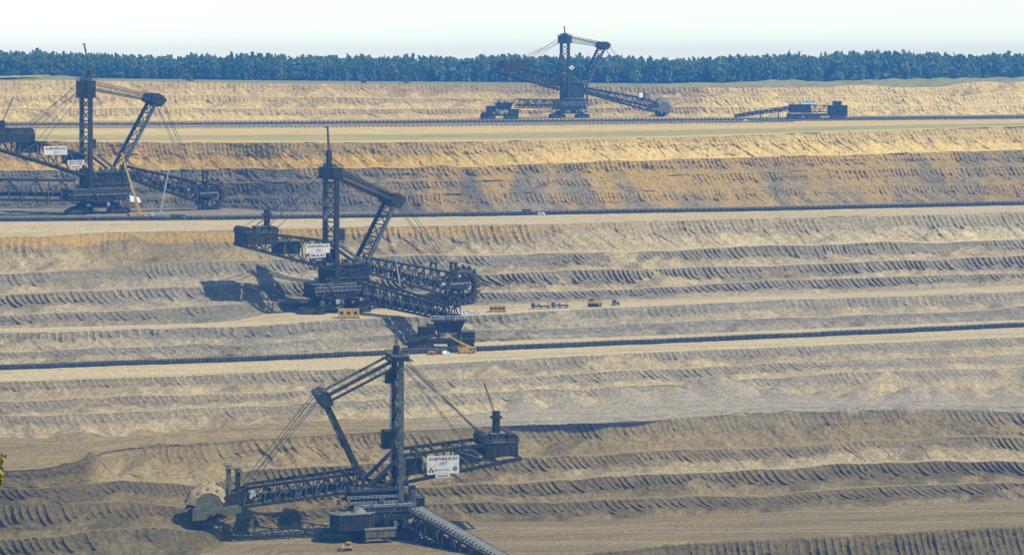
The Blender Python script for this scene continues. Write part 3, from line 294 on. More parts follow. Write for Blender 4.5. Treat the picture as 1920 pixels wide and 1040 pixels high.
def bench(P0, P1, n, base, seed, streak=0.5, dark=None, rough=0.25, tint=None):
    v = np.linspace(0, 1, n, endpoint=False)[:, None]
    D = P0[0] * (1 - v) + P1[0] * v; Z = P0[1] * (1 - v) + P1[1] * v
    X = tanv * D
    Z = Z + rough * fbm(X / 9, D / 5, seed) * np.minimum(1, v * 6) + 0.12 * vnoise(X / 60, D / 1.3, seed + 5)
    st = fbm(X / 70, D / 2.6, seed + 9, 3) * streak
    pat = fbm(X / 25, D / 14, seed + 17, 3)
    col = np.broadcast_to(base, D.shape + (3,)).copy()
    col = mix(col, base * 0.72, np.clip(0.15 + st * 1.4 + pat * 0.35, 0, 1))
    wob = 2.5 * fbm(X / 160, D * 0, seed + 29, 2)
    for tk in range(5):                                  # wheel and crawler tracks that wander along the bench
        f0 = _perm[(seed * 5 + tk) & 511, 17] * .9 + .05; sl = (_perm[(seed * 9 + tk) & 511, 23] - .5) * .10
        dk = P0[0] + (P1[0] - P0[0]) * f0 + sl * X + wob * (tk - 2)
        w_ = np.exp(-((D - dk) / 1.6) ** 2)
        col = mix(col, base * (.62 if tk % 2 else 1.18), w_ * .55)
    if dark is not None:
        col = mix(col, dark, sstep(0.10, 0.5, fbm(X / 50, D / 7, seed + 23, 3) + 0.15))
    if tint is not None: col = tint(col, X, D, v)
    emit(D, Z, col)

def slope(P0, P1, n, cut, tal, seed, ledge=0.14, gouge=1.2, pitch=3.8, arc=9.0, cutfrac=0.5, cover=0.0, cone=1.0, rough=1.0, tint=None, lean=0.7, gstart=.15, gp=0.0, fanb=0.0):
    """one excavator slice: narrow ledge, loose talus, then the steep cut with the scallops the bucket wheel leaves"""
    v = np.linspace(0, 1, n, endpoint=False)[:, None] * np.ones((1, NC))
    dD = P1[0] - P0[0]; dZ = P1[1] - P0[1]
    Xr = tanv * P0[0]
    big = fbm(Xr / 75, Xr * 0 + seed, seed, 3); small = fbm(Xr / 12, Xr * 0 + seed, seed + 4, 4)
    zt = np.clip(1 - cutfrac + 0.42 * big + 0.22 * small * cone, 0.12, 0.93)      # height share reached by the talus
    dt = np.clip(0.50 + zt * 0.36, 0.3, 0.95)
    lv = 0.1 if ledge > 0 else 0.0
    t1 = np.clip((v - lv) / (0.52 - lv), 0, 1); t2 = np.clip((v - 0.52) / 0.48, 0, 1); t0 = np.clip(v / max(lv, 1e-6), 0, 1) if lv else np.ones_like(v)
    fd = ledge * t0 + (dt - ledge) * t1 + (1 - dt) * t2
    fz = 0.02 * t0 * (lv > 0) + (zt - 0.02 * (lv > 0)) * t1 + (1 - zt) * (t2 ** 0.92)
    D = P0[0] + dD * fd; Z = P0[1] + dZ * fz
    X = tanv * D
    hv = np.clip((fz - .08) / .92, 0, 1)                    # height share within the slice
    q = np.clip((hv - gstart) / (1 - gstart), 0, 1)
    H = np.abs(dZ)
    # slumped fans that bury the cut here and there, wide at the foot and narrow at the crest
    fx = (X - .8 * (P1[1] - Z)) / 34.0
    fan_n = vnoise(fx, X * 0 + seed * 1.7, seed + 101) + .35 * fbm(X / 7, Z / 5, seed + 103, 3)
    fan = sstep(.27 + .55 * hv, .41 + .55 * hv, fan_n + fanb)
    # bucket scallops: close-set arcs that run down to the right and flatten out, sharp ridges between the bites
    patch = sstep(-0.42, -0.02, fbm(X / 38, hv * 1.1 + seed * 3.1, seed + 8, 4) + 0.10 + gp * .6) * (1 - fan)
    jit = 2.4 * fbm(X / 55, v * 0 + seed, seed + 2, 3)
    phs = (X - arc * (1 + .5 * vnoise(X / 90, v * 0 + seed, seed + 105)) * (1 - hv) ** 1.7) / (pitch * .88) + jit
    f = phs - np.floor(phs)
    pid = np.floor(phs).astype(np.int64)
    idv = _perm[pid & 511, (seed * 7) & 511]
    rid = np.where(f < .72, (f / .72) ** 2.6, ((1 - f) / .28) ** 1.1)
    low = _perm[(pid + 91) & 511, (seed * 11) & 511] * .35
    gm_ = patch * sstep(low, low + .22, q) * (0.45 + 0.75 * idv)
    amp = 1.15 * gouge * gm_ * (1 - 0.35 * sstep(0.93, 1.0, hv)) * np.clip(H / 7.0, 0.6, 1.4)
    off = -amp * rid
    # slanting rills on the talus
    rx = (X - lean * 2.2 * (P1[1] - Z)) / 3.2
    ril = fbm(rx, Z * 0.03 + seed, seed + 12, 3)
    tm = sstep(0.03, 0.2, v) * (1 - sstep(0.5, 0.75, v))
    off += -0.85 * rough * ril * tm
    # loose sheets of talus of uneven width, each with one sharp edge
    ph2 = (X - 1.6 * lean * (P1[1] - Z)) / 17.0 + 1.6 * fbm(X / 45, v * 0, seed + 31, 3)
    f2 = ph2 - np.floor(ph2)
    id2 = _perm[(np.floor(ph2).astype(np.int64)) & 511, (seed * 13 + 5) & 511]
    off += 1.5 * cone * np.where(f2 < .74, f2 / .74 - .5, (1 - f2) / .26 - .5) * tm * sstep(.3, .95, id2)
    off += rough * (1.5 * fbm(X / 26, Z / 18, seed + 15, 3) + 0.55 * fbm(X / 5, Z / 3.5, seed + 19, 4) - 0.55 * rfbm(X / 3.4 - Z * .12, Z / 3.0, seed + 61, 3)) * sstep(0.0, 0.15, v)
    off += -1.5 * fan * (1 - hv) * sstep(.06, .34, v) * np.clip(H / 8, .5, 1.4)
    D = D + off
    # soil: dark compact ground in the cut, pale loose sand below
    n1 = fbm(X / 9, Z / 4, seed + 21, 3); n2 = fbm(rx * 0.9, Z / 14, seed + 27, 3)
    m = sstep(0.40, 0.64, v + 0.20 * n1 + 0.16 * n2 - 0.14 * (f2 - .5) * cone * id2)
    strata = fbm(X / 90, Z / 1.1, seed + 41, 3)
    m = m * (1 - np.clip(cover + 0.35 * sstep(0.1, 0.5, n2 + 0.2 * big), 0, 1) * 0.75)
    # scallop ridges take the pale talus colour, bowls the dark cut colour
    m = np.maximum(m, .8 * gm_ * sstep(.15, .35, q)) * (1 - 0.95 * sstep(0.5, 0.9, rid) * np.clip(gm_ * 1.4, 0, 1))
    m = m * (1 - .88 * fan)
    ca = cut if cut.ndim > 1 else np.broadcast_to(cut, (NC, 3)); ta = tal if tal.ndim > 1 else np.broadcast_to(tal, (NC, 3))
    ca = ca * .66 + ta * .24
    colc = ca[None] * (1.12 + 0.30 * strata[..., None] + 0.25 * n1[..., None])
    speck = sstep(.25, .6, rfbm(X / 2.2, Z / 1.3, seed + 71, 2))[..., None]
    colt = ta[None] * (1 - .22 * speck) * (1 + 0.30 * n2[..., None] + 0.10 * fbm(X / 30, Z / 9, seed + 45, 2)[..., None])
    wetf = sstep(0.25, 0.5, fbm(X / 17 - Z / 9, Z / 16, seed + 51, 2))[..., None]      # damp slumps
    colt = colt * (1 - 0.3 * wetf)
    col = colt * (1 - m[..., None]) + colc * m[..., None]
    led = (1 - sstep(lv * 0.6, lv * 1.6 + 1e-3, v)) * (lv > 0)
    col = mix(col, np.minimum(ta[None] * 1.15, 1), led * 0.7)
    if tint is not None: col = tint(col, X, Z, v)
    emit(D, Z, np.clip(col, 0.01, 0.9))

def zone(*p):                                            # soil colour varying from left to right
    xs_ = np.array([a for a, _ in p], float); cs = np.array([c for _, c in p])
    return np.stack([np.interp(PX, xs_, cs[:, i]) for i in range(3)], 1)

K = lambda n: LN[n]
con = lambda d, z: (np.full(NC, float(d)), np.full(NC, float(z)))
# near bank under the viewpoint and the deepest floor (mostly below the frame)
bench(con(1.0, EYE - 1.8), con(7.5, EYE - 1.9), 4, GRASS, 1)
bench(con(7.5, EYE - 1.9), con(330, -34), 6, TAN, 2)
lowtoe = (K('E4')[0] - 45, np.full(NC, -34.0))
bench(con(330, -34), lowtoe, 4, OLIVE, 3)
slope(lowtoe, K('E4'), 46, OLIVE * .7, OLIVE * 1.1, 4, ledge=0, gouge=1.0, cutfrac=.75, rough=1.3)
def tracks4(col, X, D, v):
    return mix(col, TALUS * .8, sstep(0.1, 0.5, vnoise(X / 160, D / 2.2, 61)) * 0.5)
bench(K('E4'), K('T4'), 42, TAN * .90, 5, streak=.7, tint=tracks4)
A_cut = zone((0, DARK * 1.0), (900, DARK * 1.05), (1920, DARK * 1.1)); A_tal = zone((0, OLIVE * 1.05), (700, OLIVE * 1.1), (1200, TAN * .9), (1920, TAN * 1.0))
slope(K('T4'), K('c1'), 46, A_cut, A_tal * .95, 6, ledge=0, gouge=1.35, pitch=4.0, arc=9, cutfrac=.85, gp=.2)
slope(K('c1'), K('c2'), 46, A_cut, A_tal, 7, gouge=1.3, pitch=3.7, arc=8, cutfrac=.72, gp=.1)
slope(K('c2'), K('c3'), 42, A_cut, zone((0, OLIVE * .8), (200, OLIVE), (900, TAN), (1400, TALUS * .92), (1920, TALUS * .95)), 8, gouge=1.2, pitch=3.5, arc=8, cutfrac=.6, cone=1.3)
def lip_band(col, X, Z, v):                                  # near-black band under the lip, deepest in the middle stretch
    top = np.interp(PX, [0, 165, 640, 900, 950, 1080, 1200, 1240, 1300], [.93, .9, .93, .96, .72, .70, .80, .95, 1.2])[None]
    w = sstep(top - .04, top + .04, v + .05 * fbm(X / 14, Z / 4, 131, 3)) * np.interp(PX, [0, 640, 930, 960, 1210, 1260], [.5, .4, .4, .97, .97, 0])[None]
    return mix(col, NEARBLACK, w)
slope(K('c3'), K('C4'), 46, zone((0, DARK), (160, DARK * .9), (200, TAN * .8), (560, TAN * .8), (900, DARK * 1.6), (1920, MID * .85)), zone((0, OLIVE * .8), (160, OLIVE * .8), (200, TAN * 1.1), (560, TAN * 1.1), (900, TAN * .95), (1920, TAN * 1.02)), 9, gouge=.8, cutfrac=.5, rough=1.2, tint=lip_band)
bench(K('C4'), K('T4b'), 40, zone((0, TAN * 1.05), (700, TAN * 1.1), (950, SPOIL), (1920, SPOIL))[None], 10, streak=1.0, rough=.8)
B_cut = zone((0, MID * .62), (900, GREY * 1.15), (1920, GREY * 1.2)); B_tal = zone((0, TALUS * .95), (600, TALUS), (1920, TALUS * 1.08))
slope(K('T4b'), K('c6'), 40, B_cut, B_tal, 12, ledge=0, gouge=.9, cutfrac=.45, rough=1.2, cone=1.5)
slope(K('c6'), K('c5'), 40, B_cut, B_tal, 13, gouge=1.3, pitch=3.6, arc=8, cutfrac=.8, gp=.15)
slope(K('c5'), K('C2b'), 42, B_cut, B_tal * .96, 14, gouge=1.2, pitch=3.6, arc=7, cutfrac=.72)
bench(K('C2b'), K('T2b'), 36, SAND, 15, streak=.5)
C_cut = zone((0, GREY * 1.1), (1920, GREY * 1.3)); C_tal = zone((0, TALUS), (480, MID * 1.25), (1300, MID * 1.35), (1920, MID * 1.2))
slope(K('T2b'), K('c7'), 34, C_cut, C_tal, 16, ledge=0, gouge=.5, cutfrac=.5, cone=.6)
slope(K('c7'), K('C2'), 38, C_cut * 1.05, zone((0, TALUS), (480, MID * 1.3), (1100, MID * 1.4), (1500, TALUS), (1920, TALUS)), 18, gouge=1.0, pitch=4.5, arc=2, cutfrac=.6, cone=.5)
bench(K('C2'), K('T2'), 22, SAND * .97, 19, streak=.5)
D_cut = zone((0, GREY * 1.0), (1920, GREY * 1.1)); D_tal = zone((0, TALUS), (450, MID * 1.35), (800, MID * 1.4), (1000, TALUS), (1920, TALUS * 1.02))
slope(K('T2'), K('c8'), 34, D_cut, zone((0, TALUS * .9), (500, MID), (1000, MID * 1.4), (1920, TALUS)), 20, ledge=0, gouge=1.4, pitch=3.9, arc=9, cutfrac=.85, cone=.5, gp=.3)
slope(K('c8'), K('c9'), 42, D_cut * .95, D_tal, 21, gouge=1.5, pitch=3.9, arc=10, cutfrac=.82, gp=.25)
slope(K('c9'), K('c10'), 42, D_cut, D_tal, 22, gouge=1.2, pitch=3.9, arc=9, cutfrac=.66, cone=1.3)
def ochre_top(col, X, Z, v):
    w = np.interp(PX, [0, 500, 1000, 1300], [.75, .75, .45, .1])[None] * sstep(.62, .8, v + .1 * fbm(X / 12, Z / 5, 77, 3)) * (1 - sstep(.93, .99, v))
    return mix(col, OCHRE * .85, w)
slope(K('c10'), K('C1'), 48, zone((0, BROWN * .75), (700, MID * .9), (1100, MID), (1920, GREY * 1.5)), zone((0, TALUS), (300, TAN), (800, TALUS), (1920, SAND * .95)), 23, gouge=.9, pitch=4.2, arc=9, cutfrac=.52, cover=.1, cone=1.3, rough=1.2, tint=ochre_top)
bench(K('C1'), K('V1'), 18, SAND * 1.0, 24, streak=.6, tint=lambda c, X, D, v: mix(c, OCHRE * .9, sstep(.0, .5, fbm(X / 120, D / 16, 83, 2)) * .35))
bench(K('V1'), K('T1'), 10, MID * 1.2, 25, streak=.5)
E_lo = zone((0, GREY * .8), (850, GREY * .95), (1000, TAN * .75 + GREY * .25), (1920, TAN * .8 + GREY * .25))
def spill(col, X, Z, v):                                 # ochre sand that slid down over the grey clay in ragged fans
    wx = X + 9 * fbm(X / 30, Z / 20, 90, 3); hgt_ = np.clip((Z - 110) / 45, 0, 1)
    s_ = fbm((wx - .75 * (155 - Z)) / 17, Z / 26, 91, 4) + .3 * fbm(X / 90, Z / 60, 92, 2) + .55 * (hgt_ - .5)
    w = sstep(-.55, .5, s_ + .35 * fbm((wx - .75 * (155 - Z)) / 5, Z / 14, 96, 3)) * np.interp(PX, [0, 500, 800, 1000, 1920], [.35, .6, .75, .92, .85])[None]
    fine = sstep(.1, .5, fbm((wx - .75 * (155 - Z)) / 3.5, Z / 12, 94, 3))
    col = mix(col, MID * .75, fine * .6)
    return mix(col, OCHRE * .62 + TAN * .38, w)
E_mix = zone((0, GREY * .8), (850, GREY), (1000, MID * 1.1), (1920, TAN))
slope(K('T1'), K('c11'), 34, E_lo, E_mix, 26, ledge=0, gouge=.8, pitch=3.5, arc=4, cutfrac=.6, cone=.4, rough=1.5, tint=spill)
slope(K('c11'), K('c12'), 32, E_lo, E_mix * .95, 27, ledge=.08, gouge=1.0, pitch=3.8, arc=5, cutfrac=.7, cone=.4, rough=1.7, tint=spill)
slope(K('c12'), K('c13'), 32, E_lo, zone((0, GREY), (850, MID * .9), (1100, TAN), (1920, TAN)), 28, ledge=.08, gouge=.9, pitch=3.8, arc=5, cutfrac=.7, cone=.4, rough=1.9, tint=spill)
def sandcap(col, X, Z, v):
    w = np.interp(PX, [700, 1050], [.1, .8])[None] * sstep(.02, .2, v) * (1 - .5 * sstep(.75, .95, v + .1 * fbm(X / 14, Z / 4, 95, 3)))
    return mix(col, PEACH, w * (.6 + .4 * fbm(X / 25, Z / 7, 97, 3)))
slope(K('c13'), K('C3'), 48, zone((0, BROWN * .9), (600, BROWN), (1000, TAN), (1920, TAN)), zone((0, OCHRE * .9), (800, OCHRE), (1200, PEACH), (1920, PEACH)), 29, ledge=.06, gouge=.5, cutfrac=.5, cone=1.5, rough=2.0, tint=sandcap)
bench(K('C3'), K('V3b'), 26, PEACH * .98, 30, streak=.4, tint=lambda c, X, D, v: mix(c, GRASS * 1.15, sstep(.04, .14, v) * (1 - sstep(.40, .60, v)) * np.clip(.75 + .5 * fbm(X / 60, D / 20, 98, 3), 0, 1)))
bench(K('V3b'), K('T3'), 16, PEACH * .95, 31, streak=.4)
F_cut = zone((0, PURP * 1.3), (500, PURP * 1.15), (700, PURP * .8), (1310, PURP * .8), (1330, PEACH * .8), (1920, PEACH * .95)); F_tal = zone((0, PEACH * .95), (1250, PEACH * .85), (1330, PEACH), (1920, PEACH * 1.02))  # darker left of the sharp edge: shade of a turned wall, painted in
slope(K('T3'), K('c14'), 24, F_cut, F_tal, 32, ledge=0, gouge=1.4, pitch=6.0, arc=3, cutfrac=.55, cone=1.5, rough=1.6)
slope(K('c14'), K('c15'), 24, F_cut, F_tal, 33, gouge=1.4, pitch=6.0, arc=3, cutfrac=.5, cone=1.5, rough=1.6)
slope(K('c15'), K('C5'), 26, F_cut, F_tal * .9, 34, gouge=1.2, pitch=6.0, arc=3, cutfrac=.5, rough=1.5)
P5 = K('C5')
bench(P5, (P5[0] + 260, P5[1] + 0.2), 20, GRASS * 1.1, 35, dark=TAN)
bench((P5[0] + 260, P5[1] + .2), (np.full(NC, 3600.0), P5[1] - 1.0), 10, GRASS, 36)
emit(np.full((1, NC), 4400.0), np.full((1, NC), 186.0), np.broadcast_to(GRASS, (1, NC, 3)))

TD = np.concatenate(rowsD); TZ = np.concatenate(rowsZ); TC = np.concatenate(rowsC); TX = tanv * TD
# spoil cones tipped along the sub-bench, berm lumps on its lip, heaps on the far plateau
def heap(px, d, h, slope_, rx=1.0):
    x0 = (px - 960) / FPX * d
    r_ = np.hypot((TX - x0) / rx, (TD - d))
    return np.maximum(0, h - slope_ * r_)
def ln_at(n, px): return float(np.interp((px - 960) / FPX, tanv, LN[n][0])), float(np.interp((px - 960) / FPX, tanv, LN[n][1]))
add = np.zeros_like(TZ)
for px, h in ((150, 7), (260, 6), (430, 5), (985, 7), (1070, 8), (1180, 8), (1268, 7.5), (1360, 12), (1375, 9), (1450, 5), (1545, 4), (1615, 6), (1705, 8), (1760, 6), (1880, 6)):
    d, z = ln_at('T4b', px); add = np.maximum(add, heap(px + rng.uniform(-8, 8), d + 1.5 + rng.random() * 3, h * .72, .6, 1.3 + .5 * rng.random()))
for px, h in ((110, 3), (160, 4), (295, 3.5), (415, 3.2), (985, 3.5), (1085, 3), (1170, 3.4), (1258, 3.5), (1380, 4), (1470, 3.6), (1590, 4.5), (1690, 5), (1780, 4), (1850, 4.2), (1900, 3)):
    d, z = ln_at('C4', px); add = np.maximum(add, heap(px + rng.uniform(-14, 14), d + 3.0, h * rng.uniform(.35, .75), .5, 1.6))
lump = fbm(TX / 6, TD / 6, 71, 3)
hp0 = np.clip(add / 1.2, 0, 1) * (TX > -30)
TC = mix(TC, SPOIL * 1.02, hp0 * .85)
TZ = TZ + add * (1 + .12 * lump)
hp = np.clip(add / 3.0, 0, 1)
add2 = np.zeros_like(TZ)
for px, h, rx in ((100, 6, 2.5), (125, 5, 2), (1310, 7, 4), (1470, 9, 5), (1620, 5, 6), (1700, 10, 8), (1790, 11, 8), (1900, 12, 7)):
    d, z = ln_at('C5', px); add2 = np.maximum(add2, heap(px, d + 45, h, .35, rx))
TZ = TZ + add2
TC = TC * (1 + .08 * lump[..., None])
TC = TC * (1 - .06 * hp[..., None])
nr = TD.shape[0]
co = np.empty((nr * NC, 3), np.float32); co[:, 0] = TX.ravel(); co[:, 1] = TD.ravel(); co[:, 2] = TZ.ravel()
idx = np.arange(nr * NC, dtype=np.int32).reshape(nr, NC)
quads = np.stack([idx[:-1, :-1], idx[:-1, 1:], idx[1:, 1:], idx[1:, :-1]], -1).reshape(-1, 4)
def np_mesh(name, co, quads, k=4):
    me = bpy.data.meshes.new(name); n = len(quads)
    me.vertices.add(len(co)); me.vertices.foreach_set('co', np.ascontiguousarray(co, dtype=np.float32).ravel())
    me.loops.add(n * k); me.loops.foreach_set('vertex_index', np.ascontiguousarray(quads, dtype=np.int32).ravel())
    me.polygons.add(n); me.polygons.foreach_set('loop_start', np.arange(0, n * k, k, dtype=np.int32))
    me.update(calc_edges=True); return me
me = np_mesh('pit_terrain', co, quads)
me.polygons.foreach_set('use_smooth', np.zeros(len(quads), dtype=bool))
at = me.color_attributes.new('soil', 'FLOAT_COLOR', 'POINT')
rgba = np.ones((nr * NC, 4), np.float32); rgba[:, :3] = np.clip(TC, 0.008, .9).reshape(-1, 3); at.data.foreach_set('color', rgba.ravel())

gm = bpy.data.materials.new('pit_soil'); gm.use_nodes = True
n = gm.node_tree.nodes; l = gm.node_tree.links; b = n['Principled BSDF']; b.inputs['Roughness'].default_value = .95; b.inputs['Specular IOR Level'].default_value = .1
vc = n.new('ShaderNodeVertexColor'); vc.layer_name = 'soil'
geo = n.new('ShaderNodeNewGeometry')
nz = n.new('ShaderNodeTexNoise'); nz.inputs['Scale'].default_value = .55; nz.inputs['Detail'].default_value = 5; nz.inputs['Roughness'].default_value = .7
l.new(geo.outputs['Position'], nz.inputs['Vector'])
mr = n.new('ShaderNodeMapRange'); mr.inputs['From Min'].default_value = .3; mr.inputs['From Max'].default_value = .7; mr.inputs['To Min'].default_value = .64; mr.inputs['To Max'].default_value = 1.34
l.new(nz.outputs['Fac'], mr.inputs['Value'])
mul = n.new('ShaderNodeVectorMath'); mul.operation = 'SCALE'; l.new(vc.outputs['Color'], mul.inputs[0]); l.new(mr.outputs[0], mul.inputs['Scale'])
l.new(mul.outputs[0], b.inputs['Base Color'])
nz2 = n.new('ShaderNodeTexNoise'); nz2.inputs['Scale'].default_value = .9; nz2.inputs['Detail'].default_value = 4; l.new(geo.outputs['Position'], nz2.inputs['Vector'])
bp = n.new('ShaderNodeBump'); bp.inputs['Strength'].default_value = .8; bp.inputs['Distance'].default_value = .7; l.new(nz2.outputs['Fac'], bp.inputs['Height']); l.new(bp.outputs[0], b.inputs['Normal'])
me.materials.append(gm)
ground = bpy.data.objects.new('pit_terrain', me); C.objects.link(ground); tag(ground, 'stepped sandy benches of the open-cast pit', 'terrain', kind='structure')

def ground_z(x, y):
    """height of the terrain under a world point, from the same bench lines (nearest vertex)"""
    j = int(np.argmin(np.abs(tanv - x / y))); i = int(np.argmin(np.abs(TD[:, j] - y)))
    return float(TZ[i, j])
def spot(px, line, off=0.0):
    """a standing place: bearing, a bench line, metres beyond that line"""
    d, z = ln_at(line, px); d += off; x = (px - 960) / FPX * d
    return Vector((x, d, ground_z(x, d)))
# ------------------------------------------------------------------ excavator parts
V = Vector
def lerp(a, b, t): return a + (b - a) * t

def truss(name, parent, t0, t1, b0, b1, n, hw0, hw1, cw=0.7, bw=0.4, m='steel', mb='steel2', start_up=True, belt=None, side=(0, 1, 0)):
    """box girder: one mesh of four chords, every post and diagonal a bar of its own under it"""
    t0, t1, b0, b1 = V(t0), V(t1), V(b0), V(b1); sd = V(side)
    c = MB()
    for s in (-1, 1):
        c.bar(t0 + sd * s * hw0, t1 + sd * s * hw1, cw); c.bar(b0 + sd * s * hw0, b1 + sd * s * hw1, cw)
    g = c.build(name, m, parent)
    for s in (-1, 1):
        up = start_up
        for i in range(n + 1):
            f = i / n; hw = lerp(hw0, hw1, f)
            T = t0.lerp(t1, f) + sd * s * hw; B = b0.lerp(b1, f) + sd * s * hw
            strut('post', B, T, bw, mb, g)
            if i < n:
                f2 = (i + 1) / n; hw2 = lerp(hw0, hw1, f2)
                T2 = t0.lerp(t1, f2) + sd * s * hw2; B2 = b0.lerp(b1, f2) + sd * s * hw2
                strut('diagonal', B if up else T, T2 if up else B2, bw, mb if i % 2 else m, g); up = not up
    for i in range(n + 1):
        f = i / n; hw = lerp(hw0, hw1, f); T = t0.lerp(t1, f); B = b0.lerp(b1, f)
        strut('cross_beam', T - sd * hw, T + sd * hw, bw, m, g); strut('cross_beam', B - sd * hw, B + sd * hw, bw, m, g)
    if belt:
        a = b0.lerp(t0, belt[0]); b_ = b1.lerp(t1, belt[0])
        k = MB(); k.bar(a, b_, belt[1], belt[2]); k.build('belt_gallery', belt[3], g)
    return g

def railing(parent, a, b, h=1.1, n=8, m='steel2', w=0.14):
    k = MB(); a = V(a); b = V(b); u = V((0, 0, h))
    k.bar(a + u, b + u, w); k.bar(a + u * .5, b + u * .5, w * .8)
    for i in range(n + 1):
        p = a.lerp(b, i / n); k.bar(p, p + u, w)
    return k.build('railing', m, parent)

def track_mesh():
    L_, H_, W_ = 15.0, 3.3, 3.9
    k = MB(); r = H_ / 2; pts = []
    n = 10
    for i in range(n + 1): t = math.pi / 2 - math.pi * i / n; pts.append((L_ / 2 - r + r * math.cos(t), r + r * math.sin(t)))
    for i in range(n + 1): t = -math.pi / 2 - math.pi * i / n; pts.append((-L_ / 2 + r + r * math.cos(t), r + r * math.sin(t)))
    k.xprism(pts[::-1], -W_ / 2 + .35, W_ / 2 - .35)
    # plates round the loop
    per = []
    loop = pts + [pts[0]]
    for (x0, z0), (x1, z1) in zip(loop, loop[1:]):
        L2 = math.hypot(x1 - x0, z1 - z0); m_ = max(1, int(round(L2 / .95)))
        for j in range(m_): per.append(((x0 + (x1 - x0) * j / m_), (z0 + (z1 - z0) * j / m_), (x0 + (x1 - x0) * (j + .8) / m_), (z0 + (z1 - z0) * (j + .8) / m_)))
    for x0, z0, x1, z1 in per:
        cx, cz = (x0 + x1) / 2, (z0 + z1) / 2; d = math.hypot(x1 - x0, z1 - z0) or 1; nx, nz = -(z1 - z0) / d, (x1 - x0) / d
        k.bar((x0 + nx * .05, -W_ / 2, z0 + nz * .05), (x0 + nx * .05, W_ / 2, z0 + nz * .05), .24, .5) if False else k.add(
            [(x0, -W_ / 2, z0), (x1, -W_ / 2, z1), (x1, W_ / 2, z1), (x0, W_ / 2, z0), (x0 + nx * .28, -W_ / 2, z0 + nz * .28), (x1 + nx * .28, -W_ / 2, z1 + nz * .28), (x1 + nx * .28, W_ / 2, z1 + nz * .28), (x0 + nx * .28, W_ / 2, z0 + nz * .28)],
            [(0, 3, 2, 1), (4, 5, 6, 7), (0, 1, 5, 4), (1, 2, 6, 5), (2, 3, 7, 6), (3, 0, 4, 7)])
    me = bpy.data.meshes.new('crawler_track'); me.from_pydata(k.v, [], k.f); me.materials.append(M['track'])
    w = MB()
    for i in range(8):
        x = -5.4 + i * 1.54
        for s in (-1, 1): w.cyl((x, s * 1.65, 1.15), (x, s * 2.02, 1.15), .62, 10)
    w.bar((-5.8, -1.75, 2.3), (5.8, -1.75, 2.3), .5, .9); w.bar((-5.8, 1.75, 2.3), (5.8, 1.75, 2.3), .5, .9)
    me2 = bpy.data.meshes.new('roller_beam'); me2.from_pydata(w.v, [], w.f); me2.materials.append(M['steel2'])
    return me, me2
TRACK, ROLLER = track_mesh()
def crawler(parent, x, y, rz, sc=1.0, z=0.0):
    o = bpy.data.objects.new('crawler_track', TRACK); C.objects.link(o); o.parent = parent
    o.location = (x, y, z + .25 * sc); o.rotation_euler = (0, 0, rz); o.scale = (sc, sc, sc)
    r = bpy.data.objects.new('roller_beam', ROLLER); C.objects.link(r); r.parent = o
    return o

def panel_house(name, parent, x0, x1, y0, y1, z0, z1, m='steel', roof='roof', ch=1.2, win=0, side=0, ribs=True):
    """plated house: walls with standing seams, a slightly overhanging roof and window panes on one side"""
    k = MB(); k.box(x0, x1, y0, y1, z0, z1, ch)
    if ribs:
        nx = max(2, int((x1 - x0) / 2.6))
        for i in range(nx + 1):
            x = lerp(x0 + ch, x1 - ch, i / nx)
            for y in (y0 - .06, y1 + .06): k.box(x - .12, x + .12, y - .1, y + .1, z0, z1)
    h = k.build(name, m, parent)
    r = MB(); r.box(x0 - .3, x1 + .3, y0 - .3, y1 + .3, z1 + .02, z1 + .35, ch); r.build('roof', roof, h)
    if win:
        y = y0 - .13 if side < 0 else y1 + .13
        wz = z0 + (z1 - z0) * .55
        for i in range(win):
            x = lerp(x0 + ch + .8, x1 - ch - .8, (i + .5) / win); p = MB(); p.box(x - .6, x + .6, y - .05, y + .05, wz, wz + 1.1); p.build('window', 'glass', h)
    return h

def bucket_mesh():
    k = MB()
    sec = [(8.7, -1.5), (10.7, -1.45), (11.5, -.2), (11.9, 1.3), (11.2, 1.15), (10.2, .9), (8.7, .9)]
    k.xprism([(r, t) for r, t in sec], -1.7, 1.7)
    for s in (-1.45, -.7, 0, .7, 1.45): k.bar((11.5, s, .9), (12.5, s, 1.75), .34, .3)
    me = bpy.data.meshes.new('bucket'); me.from_pydata(k.v, [], k.f); me.materials.append(M['track']); return me
BUCKET = bucket_mesh()
def bucket_wheel(parent, u, z, sc=1.0, m='steel', rev=1, tilt=0.0):
    k = MB(); n = 36
    for w0, w1, r0, r1 in ((-1.9, -1.5, 7.2, 9.0), (1.5, 1.9, 7.2, 9.0), (-1.5, 1.5, 8.5, 8.8)):
        ring = []
        for i in range(n):
            t = 2 * math.pi * i / n; c, s = math.cos(t), math.sin(t)
            ring += [(r0 * c, w0, r0 * s), (r1 * c, w0, r1 * s), (r1 * c, w1, r1 * s), (r0 * c, w1, r0 * s)]
        fs = []
        for i in range(n):
            a, b = 4 * i, 4 * ((i + 1) % n)
            for j in range(4): fs.append((a + j, a + (j + 1) % 4, b + (j + 1) % 4, b + j))
        k.add(ring, fs)
    k.cyl((0, -2.6, 0), (0, 2.6, 0), 1.6, 14)
    wheel = k.build('bucket_wheel', m, parent)
    wheel.location = (u, 0, z); wheel.scale = (sc, sc, sc); wheel.rotation_euler = (0, 0, tilt)
    for i in range(9):
        t = 2 * math.pi * i / 9 + .1
        strut('spoke', (1.2 * math.cos(t), 0, 1.2 * math.sin(t)), (7.6 * math.cos(t), 0, 7.6 * math.sin(t)), 2.4, 'steel2', wheel, .7)
    for i in range(18):
        o = bpy.data.objects.new('bucket', BUCKET); C.objects.link(o); o.parent = wheel
        mt = Matrix.Rotation(-2 * math.pi * i / 18, 4, 'Y')
        if rev < 0: mt = mt @ Matrix.Scale(-1, 4, (0, 0, 1))
        o.matrix_local = mt
    return wheel

